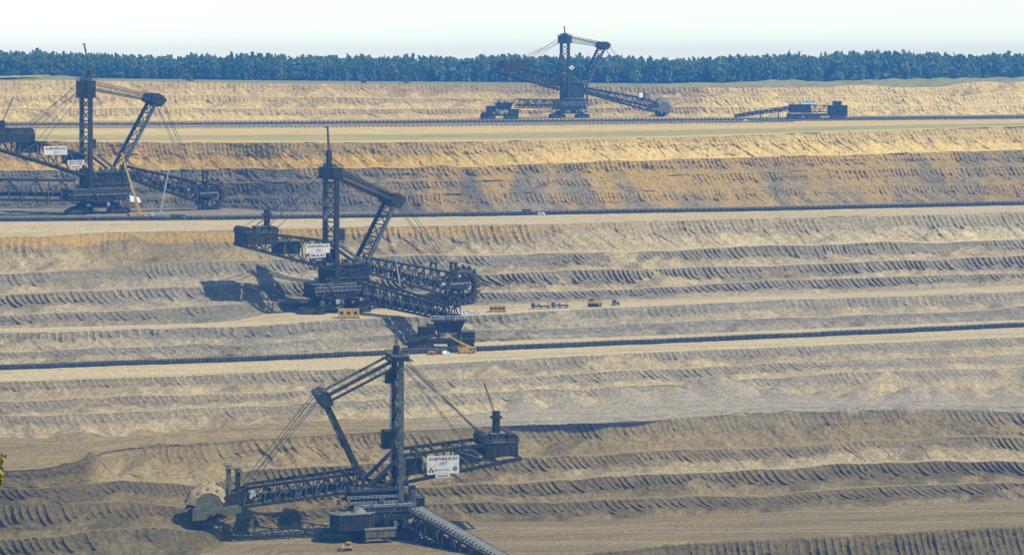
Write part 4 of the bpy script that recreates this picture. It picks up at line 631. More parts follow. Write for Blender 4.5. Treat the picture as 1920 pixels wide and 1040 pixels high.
def text_on(board, s, cx, cz, w_fit, h_fit, cs, y, m='ink', shear=0.0, bold=0.0, name='lettering'):
    cu = bpy.data.curves.new('t', 'FONT'); cu.body = s; cu.size = 1.0; cu.shear = shear; cu.offset = bold; cu.extrude = .01; cu.resolution_u = 3
    to = bpy.data.objects.new('t', cu); C.objects.link(to)
    dg = bpy.context.evaluated_depsgraph_get(); dg.update()
    me = bpy.data.meshes.new_from_object(to.evaluated_get(dg)); bpy.data.objects.remove(to)
    co_ = np.empty(len(me.vertices) * 3, np.float32); me.vertices.foreach_get('co', co_); co_ = co_.reshape(-1, 3)
    lo, hi = co_.min(0), co_.max(0)
    sx, sy = w_fit / (hi[0] - lo[0]), h_fit / (hi[1] - lo[1])
    p = (co_ - (lo + hi) / 2)
    d = -cs                                              # reading direction along the machine's own axis
    out_ = np.stack([cx + d * p[:, 0] * sx, np.full(len(p), y) + cs * (p[:, 2] * 1.0), cz + p[:, 1] * sy], 1)
    me.vertices.foreach_set('co', out_.astype(np.float32).ravel()); me.update()
    me.materials.clear(); me.materials.append(M[m]); me.name = name
    o = bpy.data.objects.new(name, me); C.objects.link(o); o.parent = board
    return o

def sign(root, u0, u1, z0, z1, y, cs, lines, name='sign_board', label=None, m='board', frame=True):
    k = MB(); k.box(min(u0, u1), max(u0, u1), y - .12, y + .12, z0, z1)
    b_ = k.build(name, m, root)
    if label: b_['label'] = label
    uc = (u0 + u1) / 2; W_ = abs(u1 - u0); H_ = z1 - z0
    for (s, fx, fz, fw, fh, sh, bo, mm) in lines:
        text_on(b_, s, uc + (-cs) * (fx - .5) * W_, z0 + fz * H_, fw * W_, fh * H_, cs, y + cs * .14, mm, sh, bo)
    for t in (.2, .8):
        x = lerp(min(u0, u1), max(u0, u1), t); strut('bracket', (x, y - cs * .1, z0 + .5), (x, y - cs * 1.2, z0 + .5), .25, 'steel', root)
    return b_

def rods(root, name, pairs, w, m='rope'):
    for a, b_ in pairs: strut(name, a, b_, w, m, root)

def excavator(label, X, Y, zb, th, P, cs, seed):
    rg = random.Random(seed)
    root = thing('bucket_wheel_excavator', (X, Y, zb), th, label, 'excavator', 'bucket wheel excavators in the pit')
    cy = P['craw'] - th
    def loc(a, b_):
        return (a * math.cos(cy) - b_ * math.sin(cy), a * math.sin(cy) + b_ * math.cos(cy))
    for a, b_ in ((-13, -10.5), (-13, 10.5), (13, 0)):
        for s in (-2.7, 2.7):
            x, y = loc(a, b_ + s); crawler(root, x, y, cy)
    # undercarriage
    k = MB()
    tri = [loc(-15, -13), loc(-9, -14), loc(15, -3.5), loc(15, 3.5), loc(-9, 14), loc(-15, 13)]
    k.prism(tri, 4.4, 7.4, [(x * .85, y * .85) for x, y in tri])
    for a, b_ in ((-13, -10.5), (-13, 10.5), (13, 0)):
        x, y = loc(a, b_); k.cyl((x, y, 2.6), (x, y, 5.5), 1.9, 10)
        p0 = loc(a - 4, b_ - 4.5); p1 = loc(a - 4, b_ + 4.5); k.bar((*p0, 3.6), (*p1, 3.6), 1.2, 1.0)
        p0 = loc(a + 4, b_ - 4.5); p1 = loc(a + 4, b_ + 4.5); k.bar((*p0, 3.6), (*p1, 3.6), 1.2, 1.0)
    k.build('undercarriage', 'steel', root)
    k = MB(); k.cyl((0, 0, 7.3), (0, 0, 8.8), 9.6, 28); k.build('slew_ring', 'steel2', root)
    # slewing deck and houses
    k = MB(); k.box(-17, 16, -11.5, 11.5, 8.7, 10.0, 3.5); k.build('slewing_deck', 'steel', root)
    h0 = P.get('house', (-16, 15.5)); hz = P.get('house_z', (10.0, 16.4))
    panel_house('machine_house', root, h0[0], h0[1], -10.5, 10.5, hz[0], hz[1], 'steel', 'roof', 3.0, 9, cs)
    wh = P.get('tower_z', 21.0)
    panel_house('winch_house', root, -8, P.get('tower_u', 12), -7.6, 7.6, hz[1] + .4, wh, 'steel', 'steel2', 2.0, 6, cs)
    railing(root, (h0[0], cs * 11.3, 10.0), (h0[1], cs * 11.3, 10.0), 1.2, 14, 'steel2', .18)
    railing(root, (-7, cs * 8.2, hz[1] + .4), (12, cs * 8.2, hz[1] + .4), 1.2, 10, 'steel2', .18)
    for i in range(60):                                  # cabinets, hoists and tanks crowded round the turntable
        x = rg.uniform(-15, 17); y = cs * rg.choice((rg.uniform(7, 11.6), rg.uniform(-11, 11))); z = rg.choice((5.5, 10.0, 10.0, hz[1] + .4, wh, wh)) + rg.uniform(0, .3)
        a, b_, c = rg.uniform(.8, 2.6), rg.uniform(.8, 2), rg.uniform(1, 3.4)
        if z > 16: y = cs * rg.uniform(-4, 8.6)
        if z < 6: y = cs * rg.uniform(9, 14)
        k = MB(); k.box(x - a / 2, x + a / 2, y - b_ / 2, y + b_ / 2, z, z + c, .15)
        k.build('equipment_cabinet', rg.choice(('steel', 'steel', 'steel2', 'olive', 'steel2', 'roof', 'roof', 'pale_steel', 'rust')), root)
    for z in (12.4, 14.4, hz[1] + .3, hz[1] + 2.8, wh + .1):      # galleries round the houses
        uu = (h0[0] - .6, h0[1] + .6) if z < hz[1] else (-9, P.get('tower_u', 12) + 1); yy = cs * (11.2 if z < hz[1] else 8.3)
        k = MB(); k.box(uu[0], uu[1], yy - .6, yy + .6, z, z + .18); k.build('gallery', 'steel2', root)
        railing(root, (uu[0], yy + cs * .6, z), (uu[1], yy + cs * .6, z), 1.2, 12, rg.choice(('pale_steel', 'steel2', 'steel2')), .16)
    for x in (-13, -4, 7, 14):
        s = 1 if rg.random() > .5 else -1
        k = MB(); k.bar((x, cs * 12.0, 9.4), (x + 5 * s, cs * 12.0, 16.5), .9, .3); k.bar((x, cs * 12.0, 10.4), (x + 5 * s, cs * 12.0, 17.5), .15); k.build('stair', 'steel2', root)
    for s in (-1, 1):                                    # box frames that carry the masts
        for a, b_ in (((P['mast'][0] - 2, 10), (P['mast'][0], P['mast'][1] + 2)), ((P['fm_foot'][0] + 2, 12), (P['fm_foot'][0], P['fm_foot'][1])), ((P['mast'][0], 21), (P['fm_foot'][0], P['fm_foot'][1] - 2)), ((P['fm_foot'][0] + 4, 12), (P['mast'][0] + 3, 26))):
            strut('support_frame', (a[0], s * 7.6, a[1]), (b_[0], s * 7.6, b_[1]), 1.5, 'steel', root, 1.3)
    # main mast: two legs joined by crossed bracing, head with winches
    mu, mz0, mz1 = P['mast']; W = 8.4
    lm = P.get('legmats', ('steel', 'steel2'))  # sunlight painted in: one leg in lighter steel, the other dark
    for s, mm in ((-1, lm[0]), (1, lm[1])):
        leg = strut('mast_leg', (mu, s * W, 16), (mu, s * W, mz1), P.get('leg_w', 2.3), mm, root, 2.3)
    n = 6
    for i in range(n):
        z0 = lerp(mz0 + 4, mz1 - 1, i / n); z1 = lerp(mz0 + 4, mz1 - 1, (i + 1) / n)
        strut('mast_brace', (mu, -W, z0), (mu, W, z1), .55, 'steel', root); strut('mast_brace', (mu, W, z0), (mu, -W, z1), .55, 'steel2', root)
        strut('mast_tie', (mu, -W, z1), (mu, W, z1), .7, 'steel', root)
    for s in (-1, 1):
        k = MB()
        for i in range(40):
            z = lerp(mz0, mz1, i / 40); k.box(mu + 1.3, mu + 1.75, s * W - .35, s * W + .35, z, z + .18)
        k.bar((mu + 1.7, s * W - .4, mz0), (mu + 1.7, s * W - .4, mz1), .14); k.bar((mu + 1.7, s * W + .4, mz0), (mu + 1.7, s * W + .4, mz1), .14)
        k.build('ladder', 'steel2', root)
    ht = P['head_top']
    hd = panel_house('mast_head', root, mu - 3.4, mu + 3.4, -10.3, 10.3, mz1 - .5, ht - 1.2, 'steel', 'steel2', .8)
    for y in (-6, 0, 6):
        k = MB(); k.cyl((mu - .5, y - 1.6, ht), (mu - .5, y + 1.6, ht), 1.3, 14); k.build('rope_sheave', 'steel2', hd)
    for y in (-10.6, 10.6): railing(hd, (mu - 3.6, y, ht - .9), (mu + 3.6, y, ht - .9), 1.2, 4, 'steel2', .2)
    for x in (-4.6, 4.6):
        k = MB(); k.box(mu + x - 1.0, mu + x + 1.0, -9, 9, mz1 - .8, mz1 - .55); k.build('platform', 'steel', hd)
    # service crane on the mast head
    jb, jt = P['crane']
    k = MB(); k.box(jb[0] - 1.4, jb[0] + 1.4, cs * 2.2 - 1.4, cs * 2.2 + 1.4, ht - 1, jb[1], .4); k.build('crane_tower', 'steel', root)
    k = MB(); a = V((jb[0], cs * 2.2, jb[1] - 1)); b_ = V((jt[0], cs * 2.2, jt[1])); d = (b_ - a)
    for ox, oy in ((-.5, -.5), (.5, -.5), (.5, .5), (-.5, .5)): k.bar(a + V((ox, oy, 0)), b_ + V((ox * .5, oy * .5, 0)), .26)
    for i in range(12):
        p, q = a + d * (i / 12), a + d * ((i + 1) / 12); s = 1 if i % 2 else -1; k.bar(p + V((-.5 * s, -.5, 0)), q + V((.5 * s, -.5, 0)), .18); k.bar(p + V((-.5 * s, .5, 0)), q + V((.5 * s, .5, 0)), .18)
    k.box(b_.x - 1.5, b_.x + .6, b_.y - .4, b_.y + .4, b_.z, b_.z + .8); k.build('crane_jib', P.get('jibmat', 'steel2'), root)
    # driver's and lift cabins on the mast
    for (x, z, a, c) in P.get('mast_boxes', ()):
        k = MB(); k.box(x - a, x + a, -4, 4, z - c, z + c, .6); k.build('lift_cabin', 'steel', root)
        k = MB(); k.box(x - a - .7, x + a + .7, -4.6, 4.6, z - c - .3, z - c - .05); k.build('platform', 'steel2', root)
    # back stays from mast to deck
    a0, a1 = P['astrut']
    for s, mm in ((-1, 'steel2'), (1, 'steel')): strut('mast_stay', (a0[0], s * W, a0[1]), (a1[0], s * W * .95, a1[1]), 1.5, mm, root)  # one stay toned lighter as if lit, the other dark
    # leaning front mast
    f0, f1 = P['fm_foot'], P['fm_top']
    for s, mm in ((-1, lm[1]), (1, lm[0])): strut('front_mast_leg', (f0[0], s * W, f0[1]), (f1[0], s * W * .92, f1[1]), P.get('leg_w', 2.2), mm, root, 1.8)  # lit and shaded leg by steel tone, as on the main mast
    for i in range(5):
        t0, t1 = i / 5, (i + 1) / 5
        p = lambda t, s: (lerp(f0[0], f1[0], t), s * W * lerp(1, .92, t), lerp(f0[1], f1[1], t))
        strut('front_mast_brace', p(t0, -1), p(t1, 1), .5, 'steel', root); strut('front_mast_brace', p(t0, 1), p(t1, -1), .5, 'steel2', root)
        strut('front_mast_tie', p(t1, -1), p(t1, 1), .7, 'steel', root)
    k = MB(); dx = f1[0] - f0[0]; dz = f1[1] - f0[1]; L_ = math.hypot(dx, dz); ux, uz = dx / L_, dz / L_
    hh = P.get('fm_head', 4.4)
    pts = [(f1[0] - ux * 3 - uz * hh * .8, f1[1] - uz * 3 + ux * hh * .8), (f1[0] - ux * 3 + uz * hh * .8, f1[1] - uz * 3 - ux * hh * .8), (f1[0] + ux * 3 + uz * hh, f1[1] + uz * 3 - ux * hh), (f1[0] + ux * 4 - uz * hh * .3, f1[1] + uz * 4 + ux * hh * .3), (f1[0] + ux * 2.4 - uz * hh, f1[1] + uz * 2.4 + ux * hh)]
    if dx * 1.0 < 0: pts = pts[::-1]
    k.xprism(pts, -9.6, 9.6); fh = k.build('front_mast_head', 'steel', root)
    for y in (-7.5, 0, 7.5):
        k = MB(); k.cyl((f1[0] + ux * 4 + .8, y - 1.4, f1[1] + uz * 2), (f1[0] + ux * 4 + .8, y + 1.4, f1[1] + uz * 2), 1.4, 14); k.build('rope_sheave', 'steel2', fh)
    # ties and ropes
    tw = P.get('tie_w', .55)
    for s in (-1, 1):
        for dz0, dz1, dy in P.get('ties', ((-1.5, 3.0, 8.6), (-2.6, 2.0, 7.4), (-5.5, .3, 8.6), (-6.8, -.8, 7.4))):
            strut('tie_rod', (mu + 2.5, s * dy, ht + dz0), (f1[0] - 1.5, s * dy * .95, f1[1] + dz1), tw, 'steel' if s > 0 else 'steel2', root)
        bt1 = P['boom_top'][1]
        for dy, du in ((8.0, 0), (6.8, 2.5)):
            strut('boom_rope', (f1[0] + 3, s * dy, f1[1] + 1 - du * .6), (bt1[0] + .5 - du, s * 4.2, bt1[1] + 1.5), .26, 'rope', root)
        for j, (du, dz) in enumerate(P['bal_ropes']):
            strut('ballast_rope', (mu - 2.5, s * (8.2 - j * .7), ht - 2.5 - 2 * j), (du, s * (7 - j * .5), dz), .26, 'rope', root)
    # wheel boom
    bt, bb = P['boom_top'], P['boom_bot']
    boom = truss('wheel_boom', root, (bt[0][0], 0, bt[0][1]), (bt[1][0], 0, bt[1][1]), (bb[0][0], 0, bb[0][1]), (bb[1][0], 0, bb[1][1]), P.get('panels', 10), 5.6, 4.4, 1.15, .55, 'steel', 'steel2', belt=(.36, 4.2, P.get('gallery_h', 2.2), 'belt'))
    railing(boom, (bt[0][0], cs * 6.4, bt[0][1]), (bt[1][0], cs * 5.2, bt[1][1]), 1.2, 22, 'steel2', .18)
    k = MB(); k.bar((bt[0][0], cs * 6.2, bt[0][1] + .35), (bt[1][0], cs * 5.0, bt[1][1] + .35), 1.3, .3); k.build('walkway', 'steel', boom)
    for i in range(26):
        t = rg.uniform(.03, .98); p = V((lerp(bt[0][0], bt[1][0], t), cs * rg.uniform(2, 5), lerp(lerp(bb[0][1], bb[1][1], t), lerp(bt[0][1], bt[1][1], t), rg.uniform(.1, .8))))
        k = MB(); a = rg.uniform(.6, 1.6); k.box(p.x - a, p.x + a, p.y - .7, p.y + .7, p.z - .6, p.z + .8, .1); k.build('equipment_box', rg.choice(('steel', 'steel2', 'olive', 'roof', 'pale_steel')), boom)
    for (x, z0, z1, mm) in P['boom_towers']:
        k = MB()
        for y in (-3.4, 3.4):
            k.box(x - .65, x + .65, y - .65, y + .65, z0 - 2, z1)
            k.box(x - 1.8, x + 1.8, y - 1.5, y + 1.5, z1, z1 + .3); k.bar((x - 1.7, y, z1 + 1.2), (x + 1.7, y, z1 + 1.2), .2)
        k.bar((x, -3.4, z1 - 1), (x, 3.4, z1 - 1), .7); k.build('rope_tower', mm, root)
    # wheel head and wheel
    wu, wz = P['wheel']; ws = P.get('wheel_scale', 1.0)
    k = MB()
    for s in (-1, 1):
        k.bar((bb[1][0] - 3, s * 3.9, (bt[1][1] + bb[1][1]) / 2), (wu + 1.2, s * 3.4, wz), 1.2, 3.6)
        k.bar((bt[1][0] - 2, s * 3.9, bt[1][1]), (wu, s * 3.4, wz + 1), .9, 1.2)
    k.box(wu - 2.6, wu + 2.6, -cs * 5.6 - 1.4, -cs * 5.6 + 1.4, wz - 2, wz + 2.4, .5)
    k.build('wheel_head', 'steel', root)
    bucket_wheel(root, wu, wz, ws, 'steel', rev=P.get('rev', 1))
    if not P.get('hood'):                                # chute plates and drive casing inside the wheel
        k = MB(); k.xprism([(wu - 6, wz + 1), (wu + 2, wz + 6.4), (wu + 5.5, wz + 3.5), (wu + 4, wz - 1), (wu - 3, wz - 3.5), (wu - 8, wz - 2)][::-1], -1.2, 1.2); k.build('chute', 'steel', root)
        k = MB(); k.xprism([(wu - 9.5, wz + 5.5), (wu - 2, wz + 10.4), (wu + 5.5, wz + 9.4), (wu + 5.0, wz + 7.4), (wu - 2, wz + 8.2), (wu - 8.5, wz + 3.5)][::-1], cs * 2.4 - .25, cs * 2.4 + .25); k.build('wheel_guard', 'steel2', root)
        railing(root, (wu - 9, cs * 4.4, wz + 1), (wu + 3, cs * 4.4, wz + 1.2), 1.3, 6, 'pale_steel', .2)
    if P.get('hood'):
        hm = P['hood']; a0, a1, nn = R(8), R(166), 5
        hood = None
        for i in range(nn):
            t0, t1 = lerp(a0, a1, i / nn), lerp(a0, a1, (i + 1) / nn); k = MB()
            for s in (cs, -cs):
                def q(r, t, w): return (wu + r * math.cos(t), s * w, wz + r * math.sin(t))
                o = [q(9.9, t0, 2.9), q(9.9, t1, 2.9), q(6.2, t1, 4.9), q(6.2, t0, 4.9)]; o2 = [q(9.6, t0, 2.6), q(9.6, t1, 2.6), q(6.0, t1, 4.6), q(6.0, t0, 4.6)]
                k.add(o + o2, [(0, 1, 2, 3), (7, 6, 5, 4), (0, 4, 5, 1), (1, 5, 6, 2), (2, 6, 7, 3), (3, 7, 4, 0)])
            def q2(r, t, w): return (wu + r * math.cos(t), w, wz + r * math.sin(t))
            k.add([q2(9.9, t0, -2.9), q2(9.9, t1, -2.9), q2(9.9, t1, 2.9), q2(9.9, t0, 2.9), q2(9.6, t0, -2.9), q2(9.6, t1, -2.9), q2(9.6, t1, 2.9), q2(9.6, t0, 2.6)], [(0, 1, 2, 3), (7, 6, 5, 4), (0, 4, 5, 1), (2, 6, 7, 3)])
            o_ = k.build('hood_panel', hm, root)
            if i in (1, 2, 3):
                tm_ = (t0 + t1) / 2; k = MB(); p0 = V((wu + 7.7 * math.cos(tm_), cs * 4.2, wz + 7.7 * math.sin(tm_))); k.cyl(p0 - V((0, .7 * cs, 0)), p0 + V((0, .3 * cs, 0)), .65, 8); k.build('access_hatch', 'hatch', o_)
        k = MB(); n2 = 16
        pts = [(wu + 6.1 * math.cos(t), wz + 6.1 * math.sin(t)) for t in [math.pi * i / n2 for i in range(n2 + 1)]] + [(wu - 6.1, wz - .3), (wu + 6.1, wz - .3)]
        k.xprism(pts if cs < 0 else pts[::-1], min(cs * 4.3, cs * 4.7), max(cs * 4.3, cs * 4.7)); k.build('wheel_cover', 'olive', root)
        k = MB()
        y0, y1 = sorted((cs * 4.2, cs * 5.2)); d_ = P['hood_girder']
        k.xprism([(wu - 14, wz - .3), (wu + 7, wz - .3), (wu + 7, wz - 5.6), (wu + 1.2, wz - 5.4), (wu - .5, wz - 3.0), (wu - 14, wz - 3.0)][::1 if cs > 0 else -1], y0, y1)
        k.build('wheel_girder', 'olive', root)
    # ballast boom
    ct, cb = P['bal_top'], P['bal_bot']
    bal = truss('ballast_boom', root, (ct[0][0], 0, ct[0][1]), (ct[1][0], 0, ct[1][1]), (cb[0][0], 0, cb[0][1]), (cb[1][0], 0, cb[1][1]), P.get('bal_panels', 5), 8.2, 8.2, 1.4, .75, 'steel', 'steel2')
    for (x0, x1, z0, z1, mm) in P['bal_boxes']:
        panel_house('switch_house', root, min(x0, x1), max(x0, x1), -7.2, 7.2, z0, z1, mm, 'steel2', .3, 3, cs)
    x0, x1, z0, z1 = P['bal_house']
    panel_house('ballast_house', root, min(x0, x1), max(x0, x1), -9.5, 9.5, z0, z1, 'steel', 'steel2', 1.0, 0, cs)
    bx = (x0 + x1) / 2
    for t in P.get('drums', (.12, .8)):
        x = lerp(x0, x1, t)
        k = MB(); k.cyl((x, -8.5, z1 + 1.2), (x, 8.5, z1 + 1.2), 2.6, 18); k.build('winch_drum', 'steel', root)
    for t in (.35, .55):
        x = lerp(x0, x1, t); panel_house('winch_cabin', root, x - 1.6, x + 1.6, cs * 3 - 3, cs * 3 + 3, z1 + .4, z1 + 3.6, 'steel2', 'roof', .3, 1, cs)
    railing(root, (x0, cs * 9.9, z1 + .4), (x1, cs * 9.9, z1 + .4), 1.3, 8, 'steel2', .2)
    k = MB(); x, za, zb_ = P['post']; k.box(x - 1.5, x + 1.5, cs * 3 - 1.5, cs * 3 + 1.5, z1, zb_, .4); k.box(x - 2.3, x + 2.3, cs * 3 - 2, cs * 3 + 2, zb_ - 3.2, zb_ - 2.2); k.build('ballast_crane_post', 'steel', root)
    if 'post_jib' in P:
        (ja, jz), (jc, jd) = P['post_jib']; k = MB(); a = V((ja, cs * 3, jz)); b_ = V((jc, cs * 3, jd))
        for o in (-.45, .45): k.bar(a + V((o, 0, 0)), b_ + V((o * .4, 0, 0)), .28)
        for i in range(9): k.bar(a.lerp(b_, i / 9) + V((-.45, 0, 0)), a.lerp(b_, (i + 1) / 9) + V((.4, 0, 0)), .2)
        k.build('ballast_crane_jib', 'steel2', root)
    if 'extra' in P: P['extra'](root, cs, rg)
    return root

IT = .28
def boards4(root, cs, rg):
    b_ = sign(root, -22.2, -36.6, 27.6, 35.6, cs * 9.3, cs, [('RHEINBRAUN', .5, .83, .88, .17, IT, .02, 'ink'), ('287', .5, .58, .25, .16, .1, .0, 'ink'), ('M·A·N', .365, .22, .25, .085, 0, .03, 'ink'), ('PHB', .62, .22, .15, .085, 0, .03, 'rust')],
              label='cream sign board reading RHEINBRAUN 287')
    d = -cs; y0 = cs * 9.3 + cs * .14
    k = MB()                                             # three-part emblem at the lower left
    x = -29.4 + d * (.13 - .5) * 14.4; z = 27.6 + .2 * 8
    for dx, dz, s in ((0, .75, .42), (-.7, -.3, .5), (.7, -.3, .5)): k.prism([(x + dx - s * .8, y0 - .05), (x + dx + s * .8, y0 - .05), (x + dx + s * .8, y0 + .05), (x + dx - s * .8, y0 + .05)], z + dz - s, z + dz + s)
    k.build('emblem', 'ink', b_)
    k = MB(); x = -29.4 + d * (.87 - .5) * 14.4; z = 27.6 + .27 * 8; k.cyl((x, y0 - .05, z), (x, y0 + .05, z), .85, 16); e = k.build('emblem', 'ink', b_)
    k = MB()
    for t in range(4):
        a = math.pi * t / 4; k.bar((x - .45 * math.cos(a), y0 + cs * .06, z - .45 * math.sin(a)), (x + .45 * math.cos(a), y0 + cs * .06, z + .45 * math.sin(a)), .16, .1)
    k.build('emblem_star', 'board', e)
    sign(root, -26.0, -32.4, 25.9, 27.5, cs * 9.32, cs, [('SIEMENS', .5, .5, .8, .5, 0, .02, 'olive')], label='small cream board below the main sign')
    # low front house on the turntable with weathered roof, right-hand cabins, discharge bridge
    panel_house('generator_house', root, 1.5, 20.5, cs * 4, cs * 15.5, 5.6, 12.4, 'steel', 'roof', 3.2, 5, cs)
    k = MB(); k.cyl((8, cs * 10, 12.6), (8, cs * 10, 14.6), 3.6, 16, 2.2); k.build('silo', 'roof', root)
    panel_house('store_cabin', root, -7, 6.5, cs * 14.5, cs * 17.5, 2.6, 6.0, 'olive', 'roof', .2, 0, cs)
    for x, z0, z1, a in ((-16.2, 10, 22.4, 1.4), (-13.4, 10, 19, 1.0)):
        k = MB(); k.box(x - a, x + a, cs * 6 - 1.4, cs * 6 + 1.4, z0, z1, .3); k.build('control_tower', 'steel2', root)
    panel_house('operator_cab', root, -21.6, -18.3, cs * 6 - 1.6, cs * 6 + 1.6, 13.4, 17.0, 'steel', 'steel2', .3, 2, cs)
    k = MB(); k.box(-20.6, -19.2, cs * 6 - .6, cs * 6 + .6, 8.7, 13.4); k.build('cab_stand', 'steel', root)
def bridge(root, name, pts, hw, n, cover=True, side=None, m='steel', mb='steel2'):
    t0, t1, b0, b1 = [V(p) for p in pts]; d = (t1 - t0); d.z = 0; d.normalize(); sd = V((-d.y, d.x, 0))
    g = truss(name, root, t0, t1, b0, b1, n, hw, hw, 1.0, .55, m, mb, belt=(.3, 3.6, 2.6, 'belt'), side=sd)
    rr_ = random.Random(n)
    for i in range(24):
        t = rr_.random(); q_ = b0.lerp(b1, t).lerp(t0.lerp(t1, t), rr_.uniform(.15, .95)) - sd * rr_.uniform(-hw, hw); a_ = rr_.uniform(.4, 1.1); k = MB(); k.box(q_.x - a_, q_.x + a_, q_.y - .5, q_.y + .5, q_.z - .6, q_.z + .6, .1); k.build('equipment_box', rr_.choice(('steel', 'steel2', 'roof')), g)
    if cover:
        k = MB(); k.bar(t0 + V((0, 0, .7)), t1 + V((0, 0, .7)), hw * 1.5, .5); k.build('belt_cover', 'beltgrey', g)
        L_ = (t1 - t0).length; nn = int(L_ / 2.2)
        for i in range(nn + 1):
            p = t0.lerp(t1, i / nn) + V((0, 0, .95)) - sd * hw * .55
            strut('cover_rib', p - sd * .5, p + sd * .5, .5, 'steel', g, 1.1)
    return g
def to_local(root, X, Y, Z):
    th = root.rotation_euler.z; dx, dy = X - root.location.x, Y - root.location.y
    return V((dx * math.cos(th) + dy * math.sin(th), -dx * math.sin(th) + dy * math.cos(th), Z - root.location.z))

def boards2(root, cs, rg):
    b_ = sign(root, -21.4, -7.0, 34.4, 39.7, cs * 9.3, cs, [('RHEINBRAUN', .5, .76, .90, .25, IT, .02, 'ink'), ('290', .5, .33, .22, .30, .15, -.005, 'ink')], label='white sign board reading RHEINBRAUN 290')
    sign(root, -19.2, -9.6, 32.0, 34.3, cs * 9.32, cs, [('M·A·N', .5, .52, .8, .6, 0, .04, 'ink')], label='white board reading M A N')
    k = MB(); k.box(-18, -10, cs * 9.2 - .1, cs * 9.2 + .1, 29.8, 31.8); b2 = k.build('sign_board', 'steel', root)
    text_on(b2, 'AEG', -14, 30.8, 3.4, 1.1, cs, cs * 9.2 + cs * .13, 'board')
    k = MB(); k.bar((37.9, cs * 6, 13.9), (34.9, cs * 6, 31.0), .6); k.bar((31.5, cs * 6, 31.2), (38.5, cs * 6, 31.4), .4); k.bar((32, cs * 6, 31.2), (31.4, cs * 6, 27), .25); k.bar((38, cs * 6, 31.2), (38.6, cs * 6, 27), .25); k.build('inspection_mast', 'pale_steel', root)
def boards1(root, cs, rg):
    sign(root, -40.4, -24.8, 39.4, 45.2, cs * 9.3, cs, [('RHEINBRAUN', .5, .72, .88, .28, IT, .02, 'ink'), ('291', .5, .27, .22, .26, .1, .0, 'ink')], label='white sign board reading RHEINBRAUN 291')
    b2 = sign(root, -24.6, -13.2, 32.5, 35.8, cs * 9.3, cs, [], label='weathered board with two worn lines of lettering')
    k = MB()
    for fz in (.3, .72):
        x = -23.6
        while x < -14.6:
            w = rg.uniform(.35, .75); k.box(x, x + w, cs * 9.46 - .03, cs * 9.46 + .03, 32.5 + fz * 3.3 - .45, 32.5 + fz * 3.3 + .45); x += w + rg.uniform(.15, .5)
    k.build('worn_lettering', 'teal', b2)
    sign(root, -22.6, -14.8, 30.3, 32.35, cs * 9.32, cs, [('SIEMENS', .5, .5, .75, .45, 0, .02, 'ink')], label='small white board reading SIEMENS')
    k = MB(); k.add([(16, cs * 15, 11.5), (23, cs * 15, 9.5), (24, cs * 15.3, 7.2), (16.5, cs * 15.3, 8.0), (16, cs * 13.5, 12.2), (23, cs * 13.5, 10.4), (24, cs * 13.8, 7.4), (16.5, cs * 13.8, 8.2)], [(0, 1, 2, 3), (7, 6, 5, 4), (0, 4, 5, 1), (1, 5, 6, 2), (2, 6, 7, 3), (3, 7, 4, 0)]); k.build('curved_shield', 'white', root)
def boards3(root, cs, rg):
    y = cs * 9.6; c0 = (-2.5, 51.6)
    k = MB(); k.xprism([(c0[0] - 3.9, c0[1]), (c0[0], c0[1] - 2.9), (c0[0] + 3.9, c0[1]), (c0[0], c0[1] + 2.9)], y - .1, y + .1); b_ = k.build('diamond_sign', 'red', root)
    k = MB(); k.xprism([(c0[0] - 3.2, c0[1]), (c0[0], c0[1] - 2.35), (c0[0] + 3.2, c0[1]), (c0[0], c0[1] + 2.35)], y - .16, y + .16); k.build('diamond_face', 'white', b_)
    k = MB(); k.box(c0[0] - .9, c0[0] + .9, y - .22, y + .22, c0[1] - 1.0, c0[1] + .2); k.bar((c0[0] - .9, y, c0[1] + .1), (c0[0] + .7, y, c0[1] + 1.1), .5, .5); k.build('diamond_emblem', 'ink', b_)
    k = MB(); k.bar((-2.5, y - cs * .5, 40), (-2.5, y - cs * .5, 50), .4); k.build('sign_post', 'steel2', root)
    panel_house('boom_cabin', root, 77, 81.5, cs * 5, cs * 8, 20.5, 25.5, 'white', 'steel2', .2, 2, cs)
    panel_house('boom_cabin', root, 84.5, 89.5, cs * 5, cs * 8, 19.2, 24.6, 'roof', 'steel2', .2, 2, cs)

Z4, Z2, Z1, Z3 = 0.0, 67.0, 110.0, 155.0
m4 = excavator('nearest bucket wheel excavator with cream wheel hood and RHEINBRAUN 287 board', -61.0, 1021.0, Z4, R(193), dict(
    craw=R(-12), leg_w=1.7, tie_w=1.0, ties=((-2.6, 2.2, 8.4), (-5.6, -.6, 8.4)), mast=(-10.8, 20, 78), head_top=80.5, crane=((-9.9, 83.5), (-9.6, 96)), mast_boxes=((-6.2, 42.5, 2.3, 3.6), (-7.0, 69.5, 1.4, 2.0)),
    astrut=((-11.2, 36.5), (3.6, 23)), fm_foot=(5.6, 26), fm_top=(22.4, 61.2), fm_head=2.9, boom_top=((8, 28.7), (56.4, 24.0)), boom_bot=((8, 20.9), (57.8, 15.8)), panels=11,
    wheel=(72.6, 16.5), hood='hood', hood_girder=1, rev=-1, wheel_scale=.80, boom_towers=((63.6, 22, 32.6, 'olive'), (59.6, 22, 30.8, 'steel')), bal_top=((-12.5, 36.2), (-46.6, 39.3)), bal_bot=((-12.5, 24.3), (-65, 32.8)), bal_panels=5,
    bal_boxes=((-13.5, -20.5, 27.5, 34.2, 'steel'), (-37.5, -46, 31.2, 36.6, 'steel2')), bal_house=(-48, -63.5, 34.2, 40.0), drums=(.08, .86), post=(-54.7, 40, 53.4), post_jib=((-53.9, 52.5), (-49.2, 66)),
    bal_ropes=((-47.8, 43.2), (-49, 42.8), (-41, 39.4)), legmats=('steel', 'steel2'), house=(-16, 9.6), house_z=(10.0, 15.2), extra=boards4), 1, 4)
